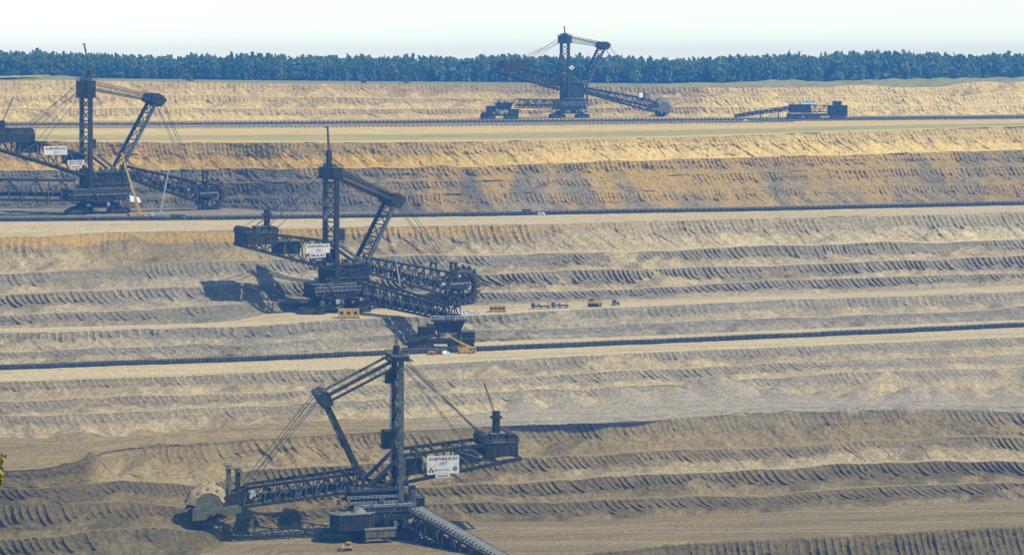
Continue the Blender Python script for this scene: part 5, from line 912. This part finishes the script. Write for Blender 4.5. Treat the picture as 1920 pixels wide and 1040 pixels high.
t0 = to_local(m4, -42, 1012, 13.2); t1 = to_local(m4, 8, 962, -4.5)
bridge(m4, 'discharge_bridge', (t0, t1, t0 - V((0, 0, 9)), t1 - V((0, 0, 10.5))), 4.6, 13)
m2 = excavator('middle bucket wheel excavator with white RHEINBRAUN 290 board standing behind the yellow crane', -100.9, 1322.0, Z2, R(27), dict(
    craw=R(6), mast=(-2.6, 22.6, 76.7), head_top=83.2, crane=((-4.6, 92), (-5.4, 104.5)), mast_boxes=((2.6, 44, 2.2, 3.2),), astrut=((0, 38), (15.5, 27)), fm_foot=(16.2, 28), fm_top=(35.2, 62.9), fm_head=4.4,
    boom_top=((19.8, 30), (73.4, 19.3)), boom_bot=((19.8, 21.4), (68.2, 6.9)), panels=11, wheel=(80.3, 11.2), boom_towers=((74.8, 16, 25.2, 'steel'), (62, 22, 26, 'steel2')), bal_top=((-5, 40.3), (-52, 47)), bal_bot=((0.5, 23.4), (-57.9, 40)),
    bal_boxes=((-24, -36, 34.5, 41, 'steel'), (-3.5, -9, 28.5, 36, 'steel')), bal_house=(-38, -57.5, 40.4, 46.6), drums=(.9, .1), post=(-42.4, 47, 59.5), bal_ropes=((-46, 49.5), (-40, 47), (-52, 50)), tie_w=.8, tower_z=27, tower_u=19, gallery_h=3.6, extra=boards2), -1, 2)
t0 = to_local(m2, -84, 1312, Z2 + 18); t1 = to_local(m2, -31, 1264, Z2 + 8.4); b0 = to_local(m2, -84, 1312, Z2 + 7); b1 = to_local(m2, -31, 1264, Z2 + 1.4)
bridge(m2, 'discharge_bridge', (t0, t1, b0, b1), 4.2, 16, cover=False)
m1 = excavator('bucket wheel excavator at the left edge with mobile cranes at its foot', -272.6, 1530.0, Z1, R(30), dict(
    craw=R(4), mast=(-8.8, 27.3, 77), head_top=88.4, crane=((-7.0, 94), (-10.6, 111)), jibmat='steel2', mast_boxes=((-4.5, 46, 1.6, 3.0),), astrut=((-4, 39), (9.2, 28.7)), fm_foot=(13.7, 31), fm_top=(38.4, 74.7), fm_head=5.2,
    boom_top=((17, 31), (67, 19.2)), boom_bot=((15.9, 24.3), (68.1, 6.4)), panels=11, wheel=(79.3, 9.6), boom_towers=((75.1, 12, 26.5, 'steel'), (60.1, 20, 27.6, 'steel2')), bal_top=((-11.7, 38.6), (-66.6, 54.0)), bal_bot=((-4, 23.3), (-70, 44)),
    bal_boxes=((-42, -54, 41, 48, 'steel'), (-14, -23, 33, 40, 'steel')), bal_house=(-46, -72, 48, 53.4), drums=(.12, .5, .85), post=(-66, 53, 62), post_jib=((-66.6, 60), (-58.5, 77.4)), bal_ropes=((-47.8, 54.4), (-53, 55), (-40, 48)), tie_w=.5, house=(-24, 21), tower_z=27, tower_u=20, gallery_h=3.6, extra=boards1), -1, 1)
t0 = to_local(m1, -285, 1512, Z1 + 22.5); t1 = to_local(m1, -400, 1490, Z1 + 25); 
bridge(m1, 'discharge_bridge', (t0, t1, t0 - V((0, 0, 13)), t1 - V((0, 0, 13))), 5, 14, cover=False)
m3 = excavator('hazy far bucket wheel excavator with red diamond sign rising above the forest', 59.3, 2390.0, Z3, R(25), dict(
    craw=R(4), mast=(-5.5, 30, 77.4), head_top=85.5, crane=((-6.5, 87), (-7, 93)), astrut=((-3, 44), (15, 33)), fm_foot=(15.4, 32.4), fm_top=(38.3, 74.3), fm_head=4.2, boom_top=((16.6, 30.7), (91.6, 18.7)), boom_bot=((16.6, 26.0), (97.3, 5.5)), panels=14,
    wheel=(108.1, 10.0), wheel_scale=.85, hood='roof', hood_girder=1, boom_towers=((84, 18, 25, 'steel'),), bal_top=((-9.2, 41.8), (-78, 53.8)), bal_bot=((-9.2, 28.6), (-81.6, 47.3)), bal_panels=7, bal_boxes=((-14, -26, 33, 40.5, 'steel'), (-30, -44, 37.5, 45.5, 'steel2')), bal_house=(-48, -79, 49.6, 55.5), drums=(.1, .4, .85),
    post=(-60, 55, 61), tower_z=36, tower_u=14, bal_ropes=((-46, 58), (-56, 58), (-66, 58)), extra=boards3), -1, 3)
t0 = to_local(m3, 50, 2380, Z3 + 19); t1 = to_local(m3, 6, 2330, Z3 + 20); b0 = t0 - V((0, 0, 9)); b1 = t1 - V((0, 0, 8.5))
bridge(m3, 'discharge_bridge', (t0, t1, b0, b1), 4, 10, cover=False)
# ------------------------------------------------------------------ belt conveyors along the benches
def conveyor(label, line, off, px0, px1, h, seed, mod=12.0, posts='convpost', body='convframe', grp='belt conveyors along the benches', wide=3.2, z_off=0.0, slim=False):
    pts = []
    for px in np.arange(px0, px1 + 1, 20.0):
        d, z = ln_at(line, px); d += off; pts.append(V(((px - 960) / FPX * d, d, z)))
    seg = [0.0]
    for a, b_ in zip(pts, pts[1:]): seg.append(seg[-1] + math.hypot(b_.x - a.x, b_.y - a.y))
    def at(s):
        i = min(max(int(np.searchsorted(seg, s)) - 1, 0), len(pts) - 2); return pts[i].lerp(pts[i + 1], (s - seg[i]) / (seg[i + 1] - seg[i]))
    p0 = at(0)
    root = thing('belt_conveyor', p0, 0, label, 'conveyor', grp)
    # one module: sleepers, frame stringers, carrying belt, posts and top rail; shared by all
    k = MB(); L_ = mod - .25
    if not slim:
        k.box(0, L_, -wide / 2, -wide / 2 + .35, h * .30, h * .62); k.box(0, L_, wide / 2 - .35, wide / 2, h * .30, h * .62)
        k.box(0, L_, -wide / 2 + .5, wide / 2 - .5, h * .16, h * .26)
        k.box(0, L_, -wide / 2 - .1, wide / 2 + .1, .05, h * .10)
    else:
        k.box(0, L_, -wide / 2, wide / 2, h * .35, h * .6)
    fr = bpy.data.meshes.new('frame_module'); fr.from_pydata(k.v, [], k.f); fr.materials.append(M[body])
    k = MB(); npost = 3
    for i in range(npost):
        x = mod * (i + .15) / npost
        for y in (-wide / 2 - .2, wide / 2 + .2): k.box(x - .16, x + .16, y - .12, y + .12, 0, h)
        k.box(x - .14, x + .14, -wide / 2 - .3, wide / 2 + .3, h * .64, h * .70)
    k.box(0, L_, -wide / 2 - .28, -wide / 2 - .12, h - .2, h)
    po = bpy.data.meshes.new('post_set'); po.from_pydata(k.v, [], k.f); po.materials.append(M[posts])
    k = MB(); k.add([(0, -1.3, h * .80), (L_ + .25, -1.3, h * .80), (L_ + .25, 0, h * .72), (0, 0, h * .72), (L_ + .25, 1.3, h * .80), (0, 1.3, h * .80), (0, -1.3, h * .76), (L_ + .25, -1.3, h * .76), (L_ + .25, 1.3, h * .76), (0, 1.3, h * .76)], [(0, 1, 2, 3), (3, 2, 4, 5), (6, 7, 1, 0), (5, 4, 8, 9)])
    be = bpy.data.meshes.new('belt'); be.from_pydata(k.v, [], k.f); be.materials.append(M['belt'])
    n = int(seg[-1] / mod)
    for i in range(n):
        a, b_ = at(i * mod), at((i + 1) * mod); c = (a + b_) / 2
        zz = ground_z(c.x, c.y) + z_off
        o = bpy.data.objects.new('frame_module', fr); C.objects.link(o); o.parent = root
        o.location = V((a.x, a.y, zz)) - p0; o.rotation_euler = (0, 0, math.atan2(b_.y - a.y, b_.x - a.x))
        for nm, mm in (('post_set', po), ('belt', be)):
            q = bpy.data.objects.new(nm, mm); C.objects.link(q); q.parent = o
    return root
conveyor('belt conveyor running past the hopper car below the middle excavator', 'V2b', 0, -160, 2080, 2.9, 1)
conveyor('belt conveyor on the bench of the left edge excavator, behind its cranes', 'V1', 0, -160, 2080, 3.0, 2)
conveyor('dark belt conveyor in front of the far hazy excavator', 'V3', 0, -160, 2080, 4.4, 3)
conveyor('pale posted conveyor running just before the dark one on the far bench', 'V3b', 0, -160, 1500, 2.8, 4, posts='pale_steel', body='convpost', slim=True, wide=2.2)

# ------------------------------------------------------------------ hopper cars and the belt wagon
def hopper_car(label, X, Y, Z, rz, sc=1.0, white_rail=True):
    root = thing('hopper_car', (X, Y, Z), rz, label, 'hopper car', 'crawler hopper cars under the discharge bridges'); rg = random.Random(int(X))
    for x in (-12, 10):
        for y in (-4.6, 4.6): crawler(root, x, y, 0, .92)
    k = MB(); k.box(-19, 17, -6.5, 6.5, 3.3, 5.0, 1.0); k.box(-18, -7, -6, 6, 5.0, 7.0, .8); k.build('chassis', 'steel', root)
    panel_house('machine_house', root, -13.5, -4, -5.5, 5.5, 7.0, 12.5, 'steel', 'olive', 1.4, 3, -1)
    panel_house('machine_house', root, 9, 17.5, -5, 5, 5.0, 9.4, 'steel', 'steel2', .8, 3, -1)
    for x in (-2.5, 8.5):
        for y in (-4.5, 4.5): strut('leg', (x, y, 5), (x * .8 + .8, y * .8, 15.5), .9, 'steel', root)
    for a, b_ in (((-2.5, -4.5, 5), (8, -3.8, 15)), ((8.5, -4.5, 5), (-1.5, -3.8, 15)), ((-2.5, 4.5, 5), (8, 3.8, 15))): strut('brace', a, b_, .5, 'steel2', root)
    k = MB(); k.prism([(-3, -3.6), (9, -3.6), (9, 3.6), (-3, 3.6)], 9, 15.5, [(-5.5, -5.2), (12, -5.2), (12, 5.2), (-5.5, 5.2)]); k.build('hopper', 'steel', root)
    k = MB(); k.box(-7, 13.5, -6.2, 6.2, 15.5, 15.9); k.build('platform', 'steel', root)
    railing(root, (-7, -6.3, 15.9), (13.5, -6.3, 15.9), 2.4, 3, 'pale_steel' if white_rail else 'steel2', .42)
    railing(root, (-19, -6.8, 5), (17, -6.8, 5), 1.4, 14, 'steel2', .22)
    for i in range(12):
        x, y = rg.uniform(-16, 15), rg.uniform(-6.5, 2); a = rg.uniform(.5, 1.5); z = 5 if abs(x) > 6 else rg.choice((5, 16))
        k = MB(); k.box(x - a, x + a, y - .8, y + .8, z, z + rg.uniform(1, 3), .1); k.build('equipment_cabinet', rg.choice(('steel', 'steel2', 'olive')), root)
    k = MB(); k.bar((-4, -4, 8), (-18, -9, 5.5), 2.2, 1.4); k.build('loading_boom', 'steel', root)
    if sc != 1: root.scale = (sc, sc, sc)
    return root
p = spot(830, 'V2b', 17); hopper_car('crawler hopper car behind the yellow crane, beneath the middle excavator bridge', p.x, p.y, 53.0, R(5))
hopper_car('hazy far hopper car left of the far excavator', -11.5, 2318.0, 155.0, R(3), 1.05, False)

p = V(((1534 - 960) / FPX * 2330, 2330, 155.0))
bw = thing('belt_wagon', p, R(2), 'hazy belt wagon with pale roofs right of the far excavator', 'belt wagon')
for x in (-24, -6, 20):
    for y in (-4.5, 4.5): crawler(bw, x, y, 0, .95)
k = MB(); k.box(-31, 29, -6, 6, 3.2, 5.4, 1); k.build('chassis', 'steel', bw)
panel_house('drive_house', bw, -29, -8, -6, 6, 6.2, 14.5, 'steel', 'roof', 1, 5, -1)
panel_house('control_house', bw, -18, -3, -5, 5, 14.9, 18.4, 'white', 'white', .4, 4, -1)
panel_house('motor_house', bw, 10, 29, -6, 6, 5.6, 13.6, 'steel', 'roof', 1.5, 4, -1)
panel_house('switch_cabin', bw, 15, 23, -4, 4, 14.0, 17.5, 'steel', 'steel2', .5, 2, -1)
truss('bridge_girder', bw, (-8, 0, 14), (11, 0, 13.5), (-8, 0, 7), (11, 0, 7), 4, 4.5, 4.5, .7, .45)
truss('feed_boom', bw, (-29, 0, 13), (-84, 0, 4.6), (-29, 0, 9), (-84, 0, 1.6), 12, 2.4, 2.4, .8, .5, belt=(.5, 3.4, 1.6, 'belt'))
for x in (-40, -58):
    k = MB(); k.bar((x, -2, 0), (x, 0, 8), .6); k.bar((x, 2, 0), (x, 0, 8), .6); k.build('trestle', 'steel', bw)

# ------------------------------------------------------------------ vehicles
def wheel_set(root, spots_, r, w, m='rubber'):
    for x, y in spots_:
        k = MB(); k.cyl((x, y - w / 2, r), (x, y + w / 2, r), r, 14); t = k.build('wheel', m, root)
        k = MB(); s = -1 if y < 0 else 1; k.cyl((x, y + s * w * .5, r), (x, y + s * (w * .5 + .03), r), r * .55, 10); k.build('rim', 'pale_steel', t)
def car(label, loc, rz, m='white', van=False, grp='white cars parked by the wheel'):
    root = thing('car', loc, rz, label, 'car', grp)
    k = MB(); L_ = 4.6
    if van: prof = [(-2.4, .35), (2.3, .35), (2.4, .95), (1.9, 1.15), (1.3, 2.0), (-2.3, 2.05), (-2.4, 1.0)]
    else: prof = [(-2.2, .35), (2.2, .35), (2.3, .75), (1.3, .98), (.55, 1.48), (-1.3, 1.5), (-2.15, 1.0), (-2.3, .8)]
    k.xprism(prof[::-1], -.88, .88); k.build('body', m, root)
    g = [(1.15, 1.02), (.5, 1.42), (-1.25, 1.44), (-1.95, 1.02)] if not van else [(1.7, 1.2), (1.2, 1.9), (.1, 1.9), (.1, 1.2)]
    k = MB(); k.xprism(g[::-1], -.9, .9); k.build('window', 'glass', root)
    wheel_set(root, [(1.4, -.8), (1.4, .8), (-1.4, -.8), (-1.4, .8)], .34, .24)
    for y in (-.6, .6):
        k = MB(); k.box(2.22, 2.33, y - .2, y + .2, .62, .78); k.build('headlight', 'glass', root)
    return root
car('first white car from the left behind the bridge end', spot(858, 'C2', 10), R(20)); car('white car in the middle of the parked trio beside the wheel', spot(870, 'C2', 8.5), R(12))
car('white car right of the middle one under the bucket wheel', spot(880, 'C2', 8.5), R(-6)); car('rightmost white car of the parked row under the wheel', spot(893, 'C2', 8), R(8))
car('white pickup parked nearest the bench edge by the hopper car rail', spot(866, 'C2', 2), R(15), van=True)

def dozer(label, loc, rz, sc=1.0, m='yellow', grp='yellow tracked machines'):
    root = thing('bulldozer', loc, rz, label, 'bulldozer', grp)
    for y in (-1.15, 1.15):
        k = MB(); k.xprism([(-1.9, .5), (-1.4, .05), (1.4, .05), (1.9, .5), (1.4, 1.05), (-1.4, 1.05)][::-1], y - .35, y + .35); k.build('track', 'rubber', root)
    k = MB(); k.box(-1.7, 1.9, -.75, .75, .8, 1.9, .15); k.build('hull', m, root)
    k = MB(); k.box(-1.6, .2, -.85, .85, 1.9, 3.0, .12); c = k.build('cab', m, root)
    k = MB(); k.box(-1.3, .26, -.9, .9, 2.15, 2.75, .05); k.build('window', 'glass', c)
    k = MB(); k.add([(2.5, -1.9, .1), (2.5, 1.9, .1), (2.35, 1.9, .7), (2.35, -1.9, .7), (2.6, 1.9, 1.4), (2.6, -1.9, 1.4), (2.7, -1.9, .1), (2.7, 1.9, .1), (2.75, 1.9, 1.4), (2.75, -1.9, 1.4)], [(0, 1, 2, 3), (3, 2, 4, 5), (7, 6, 9, 8), (5, 4, 8, 9), (0, 6, 7, 1)]); b_ = k.build('blade', m, root)
    for y in (-1.3, 1.3): strut('push_arm', (.4, y, .7), (2.5, y, .6), .25, m, root)
    root.scale = (sc,) * 3
    return root
dozer('yellow bulldozer on the sand in front of the nearest excavator', V(((650 - 960) / FPX * 990.0, 990.0, ground_z((650 - 960) / FPX * 990.0, 990.0))), R(195), 1.2)
dozer('yellow tracked loader between the truck cranes and the grey tractor', spot(1112, 'C2', 12), R(5), 1.7)

def site_cabin(label, loc, rz, L_, W_, H_, m, nwin=3, name='site_cabin', cat='site cabin'):
    root = thing(name, loc, rz, label, cat)
    k = MB(); k.box(-L_ / 2, L_ / 2, -W_ / 2, W_ / 2, .7, H_, .15)
    nr_ = int(L_ / 1.1)
    for i in range(nr_ + 1):
        x = lerp(-L_ / 2 + .2, L_ / 2 - .2, i / nr_); k.box(x - .05, x + .05, -W_ / 2 - .05, W_ / 2 + .05, .8, H_ - .1)
    k.build('wall', m, root)
    k = MB(); k.box(-L_ / 2 - .1, L_ / 2 + .1, -W_ / 2 - .1, W_ / 2 + .1, H_ + .01, H_ + .18); k.build('roof', m, root)
    for i in range(nwin):
        x = lerp(-L_ / 2, L_ / 2, (i + .5) / nwin); k = MB(); k.box(x - .9, x + .9, -W_ / 2 - .12, -W_ / 2 + .02, H_ * .5, H_ * .78); k.build('window', 'glass', root)
    for y in (-W_ / 2 + .4, W_ / 2 - .4):
        k = MB(); k.xprism([(-L_ / 2 - .5, .5), (-L_ / 2, .05), (L_ / 2, .05), (L_ / 2 + .5, .5), (L_ / 2, .68), (-L_ / 2, .68)][::-1], y - .2, y + .2); k.build('skid', 'rust', root)
    return root
site_cabin('yellow site cabin on skids with three dark windows before the middle excavator', spot(654, 'C2', 6), R(3), 11.5, 4, 4.9, 'yellow')
site_cabin('long low yellow cabin right of the white cars on the bench', spot(933, 'C2', 11), R(4), 9.0, 3.6, 3.5, 'yellow', 4)
site_cabin('small orange box by the conveyor left of the yellow crane', spot(809, 'V2b', -9), R(3), 3.6, 2.4, 1.7, 'orange', 1, 'storage_box', 'container')
site_cabin('blue grey container by the conveyor left of the yellow crane', spot(824, 'V2b', -8), R(3), 4.6, 2.6, 2.5, 'teal', 1, 'storage_box', 'container')
car('small white van beside the blue grey container', spot(835, 'V2b', -9), R(40), van=True, grp='service vans by the conveyors')

def carrier(root, L_, m, cab='teal', axles=4, W_=2.6):
    k = MB(); k.box(-L_ / 2, L_ / 2, -W_ / 2, W_ / 2, 1.0, 1.7, .15); k.build('chassis', m, root)
    k = MB(); x = -L_ / 2; k.xprism([(x - .1, 1.0), (x - .1, 2.3), (x + .3, 3.3), (x + 2.2, 3.3), (x + 2.2, 1.0)], -W_ / 2, W_ / 2); c = k.build('cab', cab, root)
    k = MB(); k.box(x - .02, x + 1.6, -W_ / 2 - .04, W_ / 2 + .04, 2.2, 3.0); k.build('window', 'glass', c)
    ax = [lerp(-L_ / 2 + 1.2, L_ / 2 - 1.2, i / (axles - 1)) for i in range(axles)]
    wheel_set(root, [(a, s * (W_ / 2 - .25)) for a in ax for s in (-1, 1)], .58, .45)
def mobile_crane(label, loc, rz, L_, tip, m, foot=(1.5, 0, 3.0), w0=1.4, cab='yellow', outr=True):
    root = thing('mobile_crane', loc, rz, label, 'crane', 'mobile cranes at work in the pit')
    carrier(root, L_, m, cab, 4, 3.0)
    k = MB(); k.box(-.8, 3.6, -1.3, 1.3, 1.7, 3.2, .2); k.build('slewing_body', m, root)
    k = MB(); k.box(3.6, 5.0, -1.4, 1.4, 1.8, 3.0, .2); k.build('counterweight', m, root)
    f = V(foot); t = V(tip); d = t - f
    for i in range(4):
        a, b_ = f + d * (i / 4 * .98), f + d * ((i + 1) / 4); w = w0 * (1 - .19 * i)
        strut('boom_section', a, b_, w, m, root)
    k = MB(); k.box(t.x - .6, t.x + .6, t.y - .5, t.y + .5, t.z - .5, t.z + .7); k.build('boom_head', m, root)
    strut('lift_cylinder', f + V((d.normalized().x * 1.5, 0, -1.2)), f + d * .22, .5, 'steel2', root)
    if outr:
        for x in (-L_ / 2 + 2.5, L_ / 2 - 2):
            k = MB(); k.box(x - .3, x + .3, -3.2, 3.2, 1.0, 1.4); k.box(x - .4, x + .4, -3.4, -2.9, 0, 1.0); k.box(x - .4, x + .4, 2.9, 3.4, 0, 1.0); k.build('outrigger', m, root)
    return root
p = spot(258, 'V1', 14); mobile_crane('yellow mobile crane with tall telescopic boom at the left excavator', p, 0, 13, (-10.5, 3, 41), 'yellow', w0=1.7)
p = spot(296, 'V1', 14); mobile_crane('white mobile crane with slim raised boom near the left excavator wheel', p, 0, 11, (6.5, 2, 30), 'pale_steel', w0=1.3, cab='white')
p = spot(876, 'V2b', -7); mobile_crane('yellow crane with short boom leaning left beside the hopper car', p, R(176), 9.5, (10.5, 0, 9.2), 'yellow', foot=(-2.5, 0, 2.6), w0=1.25)
def loader_truck(label, loc, rz, L_, jib):
    root = thing('crane_truck', loc, rz, label, 'truck', 'flatbed trucks with loading cranes'); carrier(root, L_, 'teal', 'teal', 3)
    k = MB(); k.box(-L_ / 2 + 2.5, L_ / 2, -1.35, 1.35, 1.72, 1.95); k.build('flatbed', 'teal', root)
    k = MB(); k.box(-L_ / 2 + 3.5, -L_ / 2 + 5.2, -1, 1, 1.96, 2.9, .1); k.build('load', 'roof', root)
    x = L_ / 2 - 1.2; strut('crane_column', (x, 0, 1.9), (x, 0, 4.6), .7, 'yellow', root); strut('crane_jib', (x + .3, 0, 4.4), (x + jib, 0, 5.2), .7, 'yellow', root)
    return root
loader_truck('blue grey flatbed truck with yellow crane folded over its load', spot(1014, 'C2', 12), R(4), 11.0, -4.8)
loader_truck('blue grey flatbed truck with yellow crane reaching off its tail', spot(1050, 'C2', 13), R(4), 10.0, 4.4)
root = thing('tractor', spot(1155, 'C2', 13), R(8), 'small blue grey tractor at the right end of the vehicle row', 'tractor')
k = MB(); k.box(-2.2, 2.0, -.9, .9, .9, 1.9, .2); k.build('hull', 'teal', root)
k = MB(); k.box(-2.0, -.2, -1, 1, 1.9, 3.2, .15); c = k.build('cab', 'teal', root); k = MB(); k.box(-1.7, -.1, -1.05, 1.05, 2.2, 2.95); k.build('window', 'glass', c)
strut('exhaust_pipe', (1.0, 0, 1.9), (1.0, 0, 3.1), .18, 'steel', root)
wheel_set(root, [(-1.3, -1.1), (-1.3, 1.1)], .9, .6); wheel_set(root, [(1.4, -1.0), (1.4, 1.0)], .65, .5)
for i, (px, ln, off, lab) in enumerate(((178, 'V1', 5, 'white service van behind the conveyor left of the yellow crane'), (318, 'V1', 8, 'white van just right of the white crane behind the conveyor'), (349, 'V1', 6, 'left one of two white vans beyond the white crane'), (357, 'V1', 6, 'right one of two white vans beyond the white crane'), (1015, 'V1', -5, 'white van before the second bench conveyor near the picture middle'), (1810, 'V1', 5, 'white van at the far right of the second bench conveyor'), (1399, 'V3', -6, 'white van on the far bench left of the belt wagon'), (1625, 'V3', 8, 'white van on the far bench right of the belt wagon'))):
    car(lab, spot(px, ln, off), R((i * 47) % 60 - 30), van=True, grp='service vans by the conveyors')
site_cabin('small grey green cabin on the second bench conveyor near mid picture', spot(987, 'V1', 5), R(-3), 6, 3, 3.6, 'teal', 2, 'switch_cabin', 'site cabin')
for x in range(3):
    px = (328, 338, 331)[x]; site_cabin(('low dark container beside the white crane, left one', 'low dark container beyond the white crane, right one', 'pale topped container behind the two dark ones near the white crane')[x], spot(px, 'V1', (9, 10, 15)[x]), R(4), 6.5, 2.8, 2.6, ('steel', 'steel', 'roof')[x], 0, 'storage_container', 'container')

# ------------------------------------------------------------------ forest beyond the pit
def crown_template(seed, conifer=False):
    g = np.random.default_rng(seed); vv = []; ff = []
    # ragged leaf clumps spread through the crown
    n = 120 if not conifer else 60
    for i in range(n):
        if conifer:
            h = g.random(); r = (1 - h) * .34 * (.5 + .5 * g.random()); t = g.random() * 6.283; c = np.array((r * math.cos(t), r * math.sin(t), .12 + .88 * h)); s = .10
        else:
            d = g.normal(size=3); d /= np.linalg.norm(d); rr = .55 + .5 * g.random()
            lobe = 1 + .25 * math.sin(3 * math.atan2(d[1], d[0]) + seed) + .2 * math.sin(5 * d[2] + seed)
            c = np.array((d[0] * .45 * rr * lobe, d[1] * .45 * rr * lobe, min(.97, .54 + d[2] * .42 * rr)))
            if i % 5 == 0: c[2] = .04 + .3 * g.random(); s = .065 + .065 * g.random()
        a = g.normal(size=3); a /= np.linalg.norm(a); b = np.cross(a, g.normal(size=3)); b /= np.linalg.norm(b); q = np.cross(a, b)
        p = [c + s * (a * math.cos(t) + b * math.sin(t)) * (.7 + .6 * g.random()) + q * s * .35 * g.normal() for t in (0, 1.26, 2.51, 3.77, 5.03)]
        top = c + q * s * .5; o = len(vv); vv += p + [top]; ff += [(o + j, o + (j + 1) % 5, o + 5) for j in range(5)]
    # trunk
    o = len(vv)
    for z, r in ((0, .022), (.5, .014)):
        for t in range(4): vv.append(np.array((r * math.cos(t * 1.57), r * math.sin(t * 1.57), z)))
    for t in range(4): ff += [(o + t, o + (t + 1) % 4, o + 4 + (t + 1) % 4), (o + t, o + 4 + (t + 1) % 4, o + 4 + t)]
    return np.array(vv, np.float32), np.array(ff, np.int32)
temps = [crown_template(s) for s in range(7)] + [crown_template(50, True)]
VV, FF, oo = [], [], 0
fg = np.random.default_rng(5)
for row in range(5):
    px = -560.0
    while px < 2480:
        d0, z0 = ln_at('C5', px); d = d0 + 640 + row * 14 + fg.uniform(-6, 6)
        x = (px - 960) / FPX * d
        top_ = np.interp(px, [0, 480, 960, 1300, 1600, 1920], [28.5, 29.5, 32, 32.5, 38, 37.5])
        hgt = 1.17 * top_ * (.92 + .10 * float(fbm(np.array(x / 45.0), np.array(row * .3), 201, 3)) + .05 * float(vnoise(np.array(x / 140.0), np.array(.5), 205))) * fg.uniform(.74, 1.03) + row * .6
        con_ = (430 < px < 505 and fg.random() < .35) or fg.random() < .01
        tv, tf = temps[7] if con_ else temps[int(fg.integers(0, 7))]
        w = hgt * fg.uniform(.5, .95); a = fg.random() * 6.28; ca, sa = math.cos(a), math.sin(a)
        q = np.empty_like(tv); q[:, 0] = (tv[:, 0] * ca - tv[:, 1] * sa) * w + x; q[:, 1] = (tv[:, 0] * sa + tv[:, 1] * ca) * w + d; q[:, 2] = tv[:, 2] * hgt * (1.07 if con_ else 1) + z0 - .5
        VV.append(q); FF.append(tf + oo); oo += len(tv)
        px += fg.uniform(7, 19)
    # low shrub layer closes the gaps between the stems
fv = np.concatenate(VV); ffc = np.concatenate(FF)
me = np_mesh('forest', fv, ffc, 3); me.materials.append(M['leaf'])
fo = bpy.data.objects.new('forest', me); C.objects.link(fo); tag(fo, 'hazy green deciduous forest along the far rim', 'forest', kind='stuff')

def bush(label, px, off, h, w, seed):
    d, z = ln_at('C5', px); d += off; x = (px - 960) / FPX * d
    root = thing('bush', (x, d, ground_z(x, d)), 0, label, 'bush', 'single bushes before the forest')
    tv, tf = crown_template(seed); me_ = np_mesh('crown', tv * np.array((w, w, h)), tf, 3); me_.materials.append(M['sapling'])
    o = bpy.data.objects.new('crown', me_); C.objects.link(o); o.parent = root
    k = MB(); k.cyl((0, 0, 0), (0, 0, h * .4), .25, 6, .12); k.build('trunk', 'bark', root)
bush('bright green bush before the forest right of the left excavator mast', 355, 110, 9, 9, 301)
bush('pale green bush before the forest near the middle of the picture', 682, 115, 6, 8, 302)
bush('low pale bush before the forest left of the far excavator', 762, 115, 5, 7, 303)
# rapeseed strip on the far plateau at the left
k = MB(); pts = [spot(px, 'C5', o) for px, o in ((-200, 40), (92, 40), (92, 95), (-200, 95))]
k.add([(q.x, q.y, q.z + 1.6) for q in pts] + [(q.x, q.y, q.z - .5) for q in pts], [(0, 1, 2, 3), (0, 4, 5, 1), (1, 5, 6, 2), (2, 6, 7, 3), (3, 7, 4, 0)])
M['rape'] = mat('rapeseed_bloom', (.55, .47, .06), .9, .2, .2); tag(k.build('rapeseed_field', 'rape'), 'yellow blooming field strip at the left rim', 'field', kind='structure')

# ------------------------------------------------------------------ sapling on the near bank, reaching into the left edge
sx, sy = -6.66, 30.0
sap = thing('young_tree', (sx, sy, ground_z(sx, sy)), 0, 'yellow green leaves of a young tree at the left edge close by', 'tree')
zt0 = EYE - (882 - 130) / FPX * sy - sap.location.z
k = MB(); k.cyl((-.75, 0, 0), (-.6, 0, zt0 * .75), .14, 8, .09); k.cyl((-.6, 0, zt0 * .75), (-.2, 0, zt0 - .15), .08, 7, .03); k.cyl((-.2, 0, zt0 - .15), (0, 0, zt0 + .15), .03, 6, .008); k.build('trunk', 'bark', sap)
g = random.Random(3); k = MB()
for i in range(900):
    z = zt0 + g.uniform(-.9, .2); lim = .05 if z > zt0 - .2 else -.12
    c = V((lim - abs(g.gauss(0, .13 if z > zt0 - .2 else .35)), g.gauss(0, .15), z)); s_ = g.uniform(.018, .036)
    a = V((g.gauss(0, 1), g.gauss(0, 1), g.gauss(0, 1))).normalized(); b_ = a.cross(V((g.gauss(0, 1), g.gauss(0, 1), g.gauss(0, 1)))).normalized()
    k.add([c - a * s_ * 1.6, c + b_ * s_ * .7, c + a * s_ * 1.6, c - b_ * s_ * .7], [(0, 1, 2, 3)])
k.build('crown', 'sapling', sap)
# ------------------------------------------------------------------ haze
hb = MB(); hb.box(-2900, 2900, -30, 4480, -37, 246)
hz = hb.build('haze', 'steel'); hz.data.materials.clear()
hm = bpy.data.materials.new('haze_air'); hm.use_nodes = True
for nn in list(hm.node_tree.nodes):
    if nn.type != 'OUTPUT_MATERIAL': hm.node_tree.nodes.remove(nn)
pv = hm.node_tree.nodes.new('ShaderNodeVolumePrincipled'); pv.inputs['Color'].default_value = HAZE_COLOR; pv.inputs['Density'].default_value = HAZE_DENSITY
pv.inputs['Anisotropy'].default_value = 0.0
out = [q for q in hm.node_tree.nodes if q.type == 'OUTPUT_MATERIAL'][0]
hm.node_tree.links.new(pv.outputs[0], out.inputs['Volume'])
hz.data.materials.append(hm); tag(hz, 'pale blue haze filling the air over the pit', 'haze', kind='stuff')
